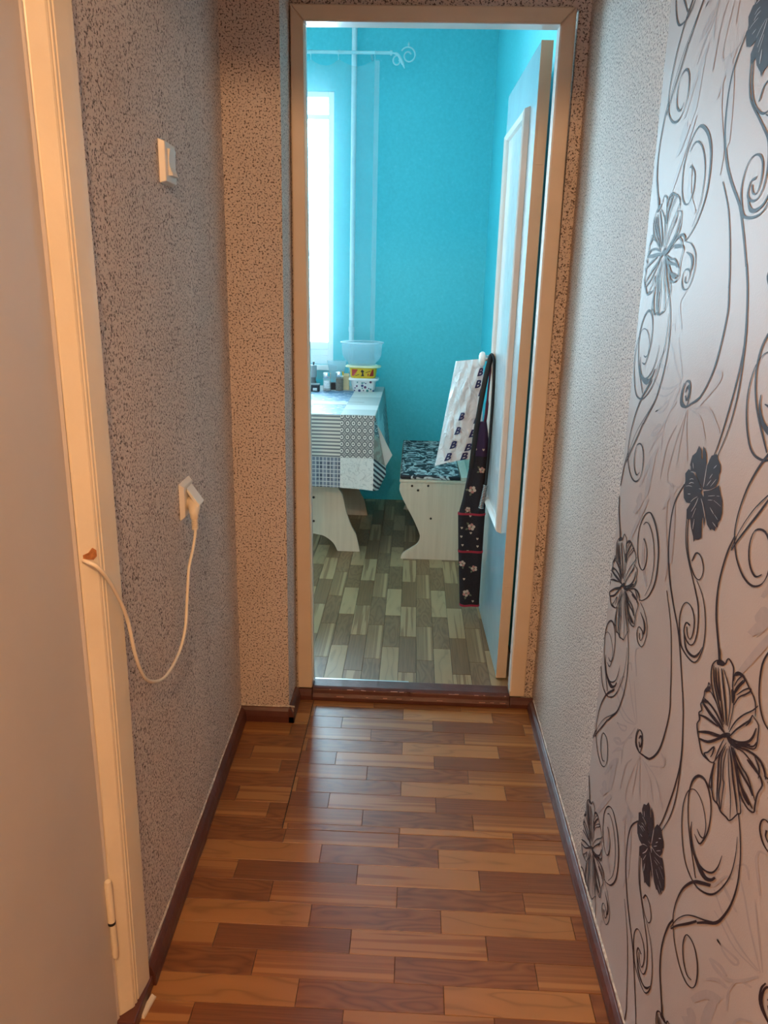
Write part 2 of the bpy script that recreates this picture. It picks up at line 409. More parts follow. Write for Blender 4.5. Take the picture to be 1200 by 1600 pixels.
PRINT = {
 'flower': '''156,109 197,132 239,154 284,179 335,207 390,237 447,269 512,300 580,332 638,365 683,400 718,436 747,473 769,513 785,554 794,597 798,643 796,688 780,732 746,775 700,817 650,850 579,874 491,893 417,917 374,955 370,984 364,1004 350,1023 340,1035 332,1039 295,1037 247,1027 207,1015 184,1005 169,993 157,975 148,949 142,916 135,878 126,834 116,785 100,740 75,708 46,681 21,642 2,585 -13,516 -21,436 -18,342 -9,238 0,133 -18,142 -31,249 -42,354 -46,449 -40,530 -26,601 -8,659 16,700 45,727 68,759 82,803 91,852 99,896 106,934 111,967 120,995 133,1015 149,1029 175,1041 215,1053 265,1064 312,1066 358,1046 385,1019 404,993 412,968 414,946 421,936 477,920 565,900 653,870 725,825 781,773 822,721 840,671 842,622 836,576 827,532 810,490 786,450 756,412 719,376 672,341 612,308 542,277 476,246 417,216 362,187 309,160 262,136 217,115 173,96|777,711 757,637 732,564 697,499 652,446 598,401 526,349 426,282 310,209 192,139 172,155 276,234 386,311 481,380 550,434 603,478 648,528 687,590 718,657 753,723|625,763 596,693 562,624 524,557 480,493 432,430 375,363 305,288 226,208 145,132 127,144 197,229 270,311 336,389 391,457 439,519 484,581 525,646 564,710 606,773|516,802 480,737 440,675 396,609 346,538 292,464 239,388 189,309 140,228 87,150 60,168 96,256 137,342 181,424 231,502 285,576 338,645 386,707 434,764 487,818|455,833 395,798 333,764 277,729 231,695 190,660 155,618 125,570 100,515 79,447 65,361 54,260 42,161 27,169 31,273 37,375 49,464 68,534 92,590 122,639 158,681 200,716 249,749 307,782 373,813 441,843|702,722 684,658 660,596 626,537 572,480 508,428 457,388 429,367 413,359 392,353 368,370 373,386 383,400 406,423 455,465 517,517 572,571 609,625 640,682 676,736|648,788 597,809 569,824 566,824 550,831 505,847 446,878 415,927 449,936 497,932 568,910 639,868 677,833 692,801|110,696 102,669 86,650 70,630 57,602 43,567 18,538 -26,562 -37,610 -37,654 -26,689 -3,711 29,722 69,725|69,845 69,883 71,920 64,951 46,977 22,998 -8,1014 -48,1029 -97,1039 -153,1040 -219,1025 -292,1000 -360,977 -420,962 -475,950 -520,934 -555,911 -583,884 -605,853 -622,816 -633,776 -647,736 -663,745 -657,789 -648,832 -634,871 -613,904 -586,934 -550,958 -504,976 -450,989 -392,1004 -325,1027 -252,1053 -182,1068 -119,1067 -60,1054 -7,1035 39,1008 75,975 96,941 102,906 96,870 89,836|79,919 28,949 -12,978 -35,993 -52,999 -84,1007 -126,1023 -146,1051 -120,1057 -82,1055 -26,1036 29,1000 71,963 103,926|-55,550 -90,610 -121,668 -158,720 -209,769 -270,816 -326,862 -375,906 -417,946 -445,980 -447,1005 -424,1014 -382,1002 -334,972 -279,930 -222,882 -168,829 -114,771 -61,712 -76,712 -136,770 -193,827 -246,877 -299,921 -350,958 -384,979 -396,982 -404,979 -404,971 -385,949 -346,912 -301,870 -247,826 -185,775 -128,719 -89,660 -60,602 -35,544|-35,725 -71,780 -104,834 -136,884 -176,933 -218,982 -241,1023 -226,1048 -188,1056 -136,1044 -88,1007 -46,961 -12,915 13,870 32,825 48,781 28,787 2,834 -20,879 -46,921 -80,964 -117,1003 -140,1022 -160,1025 -188,1019 -199,1005 -182,977 -143,930 -103,878 -72,826 -43,773 -16,720|3,650 -21,704 -38,753 -62,805 -103,868 -153,937 -197,1006 -176,1003 -113,932 -55,860 -8,792 17,734 27,685 30,640|-47,122 -92,206 -134,287 -181,364 -237,438 -298,509 -362,578 -434,645 -510,712 -577,773 -623,825 -657,869 -687,911 -673,911 -634,867 -598,825 -553,777 -488,719 -410,652 -334,581 -266,509 -203,434 -146,357 -100,277 -62,196 -27,115|-84,80 -141,150 -193,218 -250,288 -322,367 -401,449 -464,516 -504,558 -532,588 -556,620 -575,657 -587,693 -596,726 -573,719 -552,681 -534,645 -515,612 -494,587 -468,561 -427,519 -363,452 -285,368 -212,286 -155,213 -107,144 -62,76|-466,483 -503,523 -536,563 -562,601 -575,633 -577,659 -575,682 -557,674 -544,644 -536,617 -524,590 -503,558 -476,520 -451,482|-581,710 -647,702 -712,695 -759,677 -781,638 -789,585 -793,534 -799,487 -801,442 -797,403 -787,376 -773,356 -748,335 -702,307 -639,277 -572,243 -507,205 -440,165 -372,124 -372,115 -440,152 -507,190 -571,225 -636,257 -700,288 -755,320 -794,352 -818,384 -830,419 -835,460 -832,506 -825,552 -820,603 -810,656 -784,696 -731,714 -663,719 -593,722|-75,43 -153,66 -234,92 -320,129 -411,180 -501,238 -579,297 -638,353 -682,408 -714,464 -734,520 -744,576 -750,628 -719,615 -697,555 -680,498 -657,446 -627,400 -591,358 -546,316 -483,267 -404,215 -325,170 -250,135 -171,104 -87,68|-98,43 -122,21 -158,5 -230,17 -326,70 -419,135 -498,192 -559,234 -614,275 -666,318 -658,339 -600,309 -543,276 -477,235 -395,179 -311,121 -255,87 -226,80 -190,83 -140,81|-611,271 -663,298 -716,329 -766,368 -798,410 -814,448 -825,483 -806,477 -780,438 -760,402 -739,374 -706,348 -659,318 -609,282|745,380 773,395 802,410 835,412 858,382 856,355 862,326 886,291 920,248 946,207 950,176 942,152 941,125 953,82 970,33 986,-7 999,-29 1013,-48 1014,-69 991,-88 958,-106 944,-123 959,-139 1000,-172 1032,-215 1018,-247 989,-273 974,-301 989,-332 1021,-374 1037,-421 1015,-467 976,-511 941,-546 924,-563 910,-572 883,-590 836,-632 775,-684 707,-717 629,-715 546,-694 478,-675 429,-663 388,-650 348,-632 310,-611 270,-581 229,-532 179,-449 124,-347 76,-255 40,-184 9,-121 -21,-60 -4,-66 30,-129 62,-192 101,-264 151,-356 207,-458 256,-539 290,-579 312,-594 341,-609 373,-624 408,-634 457,-645 525,-664 601,-683 671,-684 734,-652 793,-600 840,-558 867,-539 879,-531 896,-514 930,-479 968,-435 988,-393 975,-358 945,-318 925,-275 942,-242 971,-216 983,-192 966,-172 927,-140 897,-100 914,-75 948,-57 969,-41 968,-31 958,-18 943,8 928,50 911,100 899,144 902,174 910,197 909,221 887,256 855,298 829,337 823,370 826,396 838,396 826,392 796,379 764,366|939,89 843,96 747,107 658,114 581,115 509,114 433,108 347,94 256,77 163,63 143,82 222,108 307,131 390,148 466,156 539,158 620,155 714,144 816,128 922,109|962,-4 868,-16 770,-22 669,-24 564,-20 458,-12 360,-5 273,-1 193,2 108,11 79,42 144,53 216,59 298,61 394,57 499,51 604,44 707,41 813,38 928,29|978,-234 910,-210 844,-184 779,-160 714,-140 647,-121 573,-100 493,-77 408,-51 322,-22 307,1 383,-13 463,-32 541,-51 612,-69 682,-89 754,-112 828,-143 899,-176 971,-213|920,-493 799,-427 684,-360 575,-300 462,-246 343,-193 232,-138 142,-81 71,-28 7,24 17,40 89,-1 157,-44 230,-87 326,-132 444,-184 569,-246 691,-316 808,-391 925,-471|894,-584 785,-545 672,-501 556,-441 445,-362 347,-280 264,-207 195,-145 136,-88 83,-31 103,-26 170,-79 234,-133 305,-192 389,-264 478,-339 565,-402 658,-452 765,-501 882,-557|399,-629 474,-635 551,-644 588,-641 581,-635 533,-600 471,-546 413,-473 355,-397 336,-370 346,-385 350,-430 359,-475 369,-506 385,-538 399,-571 378,-563 354,-527 332,-491 316,-454 304,-406 298,-356 334,-343 395,-403 454,-481 506,-547 554,-588 609,-631 632,-674 580,-677 497,-663 414,-647|233,-530 199,-440 171,-354 143,-273 115,-198 86,-127 62,-58 81,-65 121,-140 156,-215 187,-292 214,-374 236,-458 253,-540|892,216 843,248 805,279 774,307 752,331 738,352 734,373 776,373 814,351 843,330 869,306 896,278 921,247 935,215|915,192 857,234 803,274 757,298 709,303 657,296 602,285 545,273 486,257 427,238 366,215 303,190 239,166 227,176 284,205 343,233 402,258 460,279 518,296 575,308 630,319 686,326 747,317 812,284 869,239 923,195|966,8 931,20 902,34 873,49 834,68 786,93 735,124 729,149 774,139 823,121 872,99 915,75 948,51 976,25|256,-533 274,-628 290,-724 301,-807 307,-875 307,-932 295,-973 264,-990 224,-990 188,-995 159,-1021 131,-1053 94,-1074 44,-1069 -8,-1052 -53,-1042 -93,-1050 -133,-1064 -180,-1070 -239,-1059 -300,-1040 -354,-1022 -396,-1016 -441,-1009 -502,-968 -564,-891 -624,-798 -670,-729 -696,-704 -721,-688 -743,-657 -742,-631 -729,-605 -709,-571 -680,-524 -644,-469 -606,-415 -589,-428 -622,-487 -656,-544 -683,-592 -702,-627 -713,-653 -713,-674 -711,-676 -688,-690 -645,-730 -594,-805 -535,-896 -484,-960 -458,-976 -424,-980 -379,-986 -323,-1004 -264,-1022 -212,-1032 -170,-1026 -130,-1012 -86,-1004 -33,-1015 17,-1032 58,-1037 91,-1019 119,-987 151,-961 191,-956 231,-957 258,-944 270,-907 272,-854 269,-788 260,-707 247,-614 235,-522|28,-123 72,-217 114,-312 140,-404 137,-489 116,-568 95,-643 78,-716 60,-786 40,-854 19,-917 -5,-976 -32,-1033 -56,-1014 -42,-948 -25,-884 -9,-819 8,-750 24,-679 40,-605 62,-531 84,-455 90,-377 71,-292 36,-202 5,-113|-14,-115 20,-192 52,-269 65,-355 47,-455 10,-560 -19,-657 -25,-742 -25,-820 -39,-892 -78,-952 -131,-1003 -185,-1051 -202,-1036 -157,-980 -110,-926 -75,-865 -64,-795 -65,-716 -59,-630 -29,-532 8,-429 29,-333 19,-253 -7,-180 -31,-107|-59,-123 -45,-205 -32,-286 -28,-367 -41,-450 -62,-532 -83,-593 -101,-616 -117,-618 -129,-635 -137,-688 -142,-759 -148,-829 -156,-892 -166,-955 -178,-1017 -193,-1006 -188,-940 -182,-875 -176,-810 -172,-739 -168,-667 -161,-612 -148,-592 -132,-590 -115,-569 -94,-510 -71,-430 -57,-349 -58,-272 -67,-193 -74,-115|-93,-102 -134,-210 -178,-317 -225,-417 -279,-505 -334,-587 -384,-672 -422,-767 -454,-866 -489,-964 -501,-954 -475,-851 -446,-749 -410,-652 -362,-565 -306,-484 -252,-397 -203,-299 -156,-195 -106,-93|-103,-59 -148,-115 -195,-168 -240,-223 -279,-285 -316,-351 -358,-415 -411,-476 -468,-535 -519,-590 -561,-642 -599,-690 -639,-736 -660,-718 -631,-663 -599,-610 -561,-556 -512,-498 -458,-438 -407,-377 -365,-315 -327,-250 -284,-190 -235,-137 -182,-89 -125,-42|-135,-20 -198,-71 -264,-118 -325,-167 -376,-219 -423,-273 -474,-333 -530,-401 -591,-473 -655,-542 -678,-523 -629,-442 -576,-364 -524,-293 -476,-232 -429,-177 -375,-126 -309,-80 -237,-39 -159,-1|243,-553 262,-642 276,-730 276,-809 254,-874 219,-927 178,-975 153,-956 173,-893 200,-834 218,-771 221,-697 216,-616 217,-538|-196,5 -327,67 -454,129 -563,179 -645,213 -713,236 -776,253 -838,268 -896,278 -948,281 -995,277 -1038,266 -1077,250 -1110,226 -1139,197 -1172,169 -1194,188 -1172,224 -1148,258 -1117,286 -1079,306 -1035,319 -986,326 -929,323 -867,313 -801,297 -734,277 -661,251 -573,213 -460,159 -332,93 -199,23|-251,16 -340,53 -425,90 -511,117 -607,129 -706,133 -789,133 -849,126 -894,115 -936,106 -973,104 -1004,104 -1032,99 -1064,87 -1094,69 -1107,43 -1094,-1 -1063,-61 -1037,-126 -1028,-190 -1026,-254 -1026,-310 -1033,-351 -1041,-382 -1038,-396 -1014,-412 -960,-435 -903,-451 -844,-457 -782,-454 -727,-447 -685,-436 -651,-421 -615,-406 -597,-423 -628,-443 -660,-461 -701,-474 -756,-483 -819,-487 -881,-483 -944,-466 -1007,-439 -1061,-399 -1079,-357 -1071,-323 -1066,-283 -1066,-229 -1068,-166 -1077,-106 -1100,-47 -1132,14 -1147,67 -1131,100 -1098,119 -1064,132 -1033,138 -1001,137 -965,138 -924,146 -877,156 -815,162 -729,162 -628,157 -527,142 -435,112 -346,72 -256,31|-214,-5 -314,-40 -415,-72 -509,-95 -589,-101 -661,-99 -736,-111 -824,-150 -918,-203 -1013,-253 -1028,-240 -942,-181 -853,-124 -767,-81 -689,-67 -617,-69 -539,-65 -444,-44 -339,-16 -230,10|-178,-28 -236,-70 -297,-109 -365,-141 -445,-163 -531,-177 -610,-187 -683,-193 -750,-196 -808,-201 -854,-214 -894,-230 -936,-243 -956,-224 -924,-200 -890,-179 -846,-162 -788,-153 -722,-149 -652,-142 -573,-132 -488,-119 -408,-101 -338,-74 -272,-40 -202,-9|-259,-29 -356,-137 -456,-241 -547,-318 -622,-352 -687,-360 -754,-365 -831,-377 -912,-386 -994,-392 -1010,-373 -940,-355 -865,-339 -792,-324 -726,-317 -664,-309 -591,-278 -498,-206 -393,-108 -281,-11|-645,94 -702,89 -764,92 -820,95 -871,97 -919,99 -973,108 -996,135 -961,148 -920,155 -870,156 -809,151 -741,140 -667,122|-819,260 -874,231 -932,207 -973,179 -990,145 -994,105 -1002,66 -1019,77 -1025,124 -1026,169 -1009,208 -964,236 -901,257 -834,274|-602,-331 -636,-363 -676,-388 -723,-408 -776,-417 -832,-420 -893,-417 -915,-392 -872,-375 -824,-364 -777,-352 -730,-336 -683,-319 -628,-307|154,-77 95,-51 42,-19 -7,13 -46,44 -80,74 -107,109 -87,132 -43,115 -4,93 36,66 81,33 129,-6 173,-52|3,31 -26,5 -69,-9 -126,-11 -195,4 -264,29 -334,64 -359,106 -309,106 -256,97 -209,90 -163,88 -111,88 -45,77|699,1056 689,1024 674,995 657,967 642,936 626,905 603,876 577,889 579,929 587,965 600,997 619,1026 643,1050 673,1070''',
 'veins': '''2091,3060 2084,3099 2080,3136 2077,3174 2075,3216 2074,3261 2074,3309 2075,3358 2079,3406 2090,3404 2096,3354 2100,3304 2102,3256 2104,3210 2106,3169 2106,3131 2106,3095 2103,3058|2146,3013 2204,3006 2263,2992 2264,2988 2206,2995 2147,3008|2490,3146 2499,3155 2507,3165 2520,3173 2544,3178 2579,3177 2620,3172 2663,3165 2705,3159 2707,3154 2666,3158 2623,3163 2585,3167 2557,3168 2539,3164 2526,3158 2515,3150 2501,3142|2695,3024 2675,3033 2655,3042 2637,3050 2621,3056 2603,3060 2582,3063 2558,3066 2535,3069 2532,3075 2554,3073 2577,3072 2601,3070 2626,3064 2649,3056 2669,3046 2686,3036 2703,3027|2697,2955 2672,2965 2650,2977 2629,2987 2610,2994 2586,3000 2558,3005 2527,3010 2496,3016 2494,3021 2524,3019 2554,3016 2586,3012 2618,3004 2646,2993 2669,2981 2688,2969 2705,2957|2825,2884 2789,2894 2755,2904 2722,2914 2689,2922 2656,2929 2621,2935 2586,2941 2551,2947 2549,2952 2584,2948 2619,2944 2654,2938 2691,2931 2726,2922 2761,2911 2794,2899 2828,2888|2695,2786 2632,2797 2572,2817 2573,2821 2635,2810 2696,2790|2280,2858 2319,2838 2358,2818 2396,2797 2431,2776 2460,2756 2485,2737 2507,2718 2529,2699 2520,2699 2493,2717 2467,2736 2442,2755 2413,2774 2381,2794 2345,2814 2308,2835 2272,2856|2241,2847 2263,2813 2282,2779 2301,2745 2324,2711 2352,2675 2383,2638 2416,2600 2446,2562 2435,2563 2397,2601 2360,2639 2326,2676 2297,2713 2274,2748 2257,2782 2243,2815 2230,2848|2124,2867 2099,2846 2073,2827 2044,2805 2010,2776 1968,2735 1921,2687 1870,2636 1819,2588 1808,2592 1850,2644 1896,2696 1941,2745 1982,2786 2018,2815 2049,2836 2080,2854 2113,2871|2086,2991 2077,2952 2042,2921 2029,2925 2038,2964 2072,2995|1863,2976 1733,3012 1609,3052 1612,3056 1738,3020 1865,2980|1552,3062 1501,3072 1450,3085 1450,3090 1501,3080 1552,3067|1853,2916 1764,2937 1677,2963 1678,2967 1767,2947 1855,2920|1633,2972 1602,2971 1571,2970 1540,2969 1507,2968 1471,2966 1432,2963 1393,2961 1355,2958 1350,2963 1388,2966 1426,2969 1464,2972 1500,2974 1534,2975 1565,2976 1596,2976 1628,2977|1735,2835 1653,2804 1560,2781 1552,2786 1633,2816 1727,2839|1536,2784 1467,2764 1397,2747 1389,2752 1457,2771 1528,2788|1562,2657 1486,2638 1400,2628 1393,2633 1467,2651 1555,2661|2273,2491 2285,2403 2278,2320 2266,2323 2254,2411 2261,2494|2017,3027 1969,3040 1921,3052 1873,3065 1823,3082 1774,3102 1725,3126 1677,3150 1630,3174 1635,3176 1685,3153 1734,3130 1783,3107 1831,3087 1877,3071 1924,3058 1971,3045 2018,3031|1965,3112 1892,3174 1830,3236 1839,3236 1911,3175 1974,3112|1818,3140 1728,3216 1648,3291 1657,3292 1746,3217 1828,3140|1897,3242 1850,3287 1815,3330 1825,3331 1871,3287 1907,3242|1799,3418 1743,3455 1702,3493 1710,3494 1766,3458 1807,3419|2657,3315 2636,3272 2604,3233 2592,3236 2613,3279 2645,3318|2747,3242 2738,3207 2720,3174 2708,3177 2716,3212 2734,3245|2360,2485 2307,2580 2260,2673 2272,2671 2324,2577 2371,2483|1938,2603 1898,2548 1855,2495 1844,2499 1884,2554 1927,2607''',
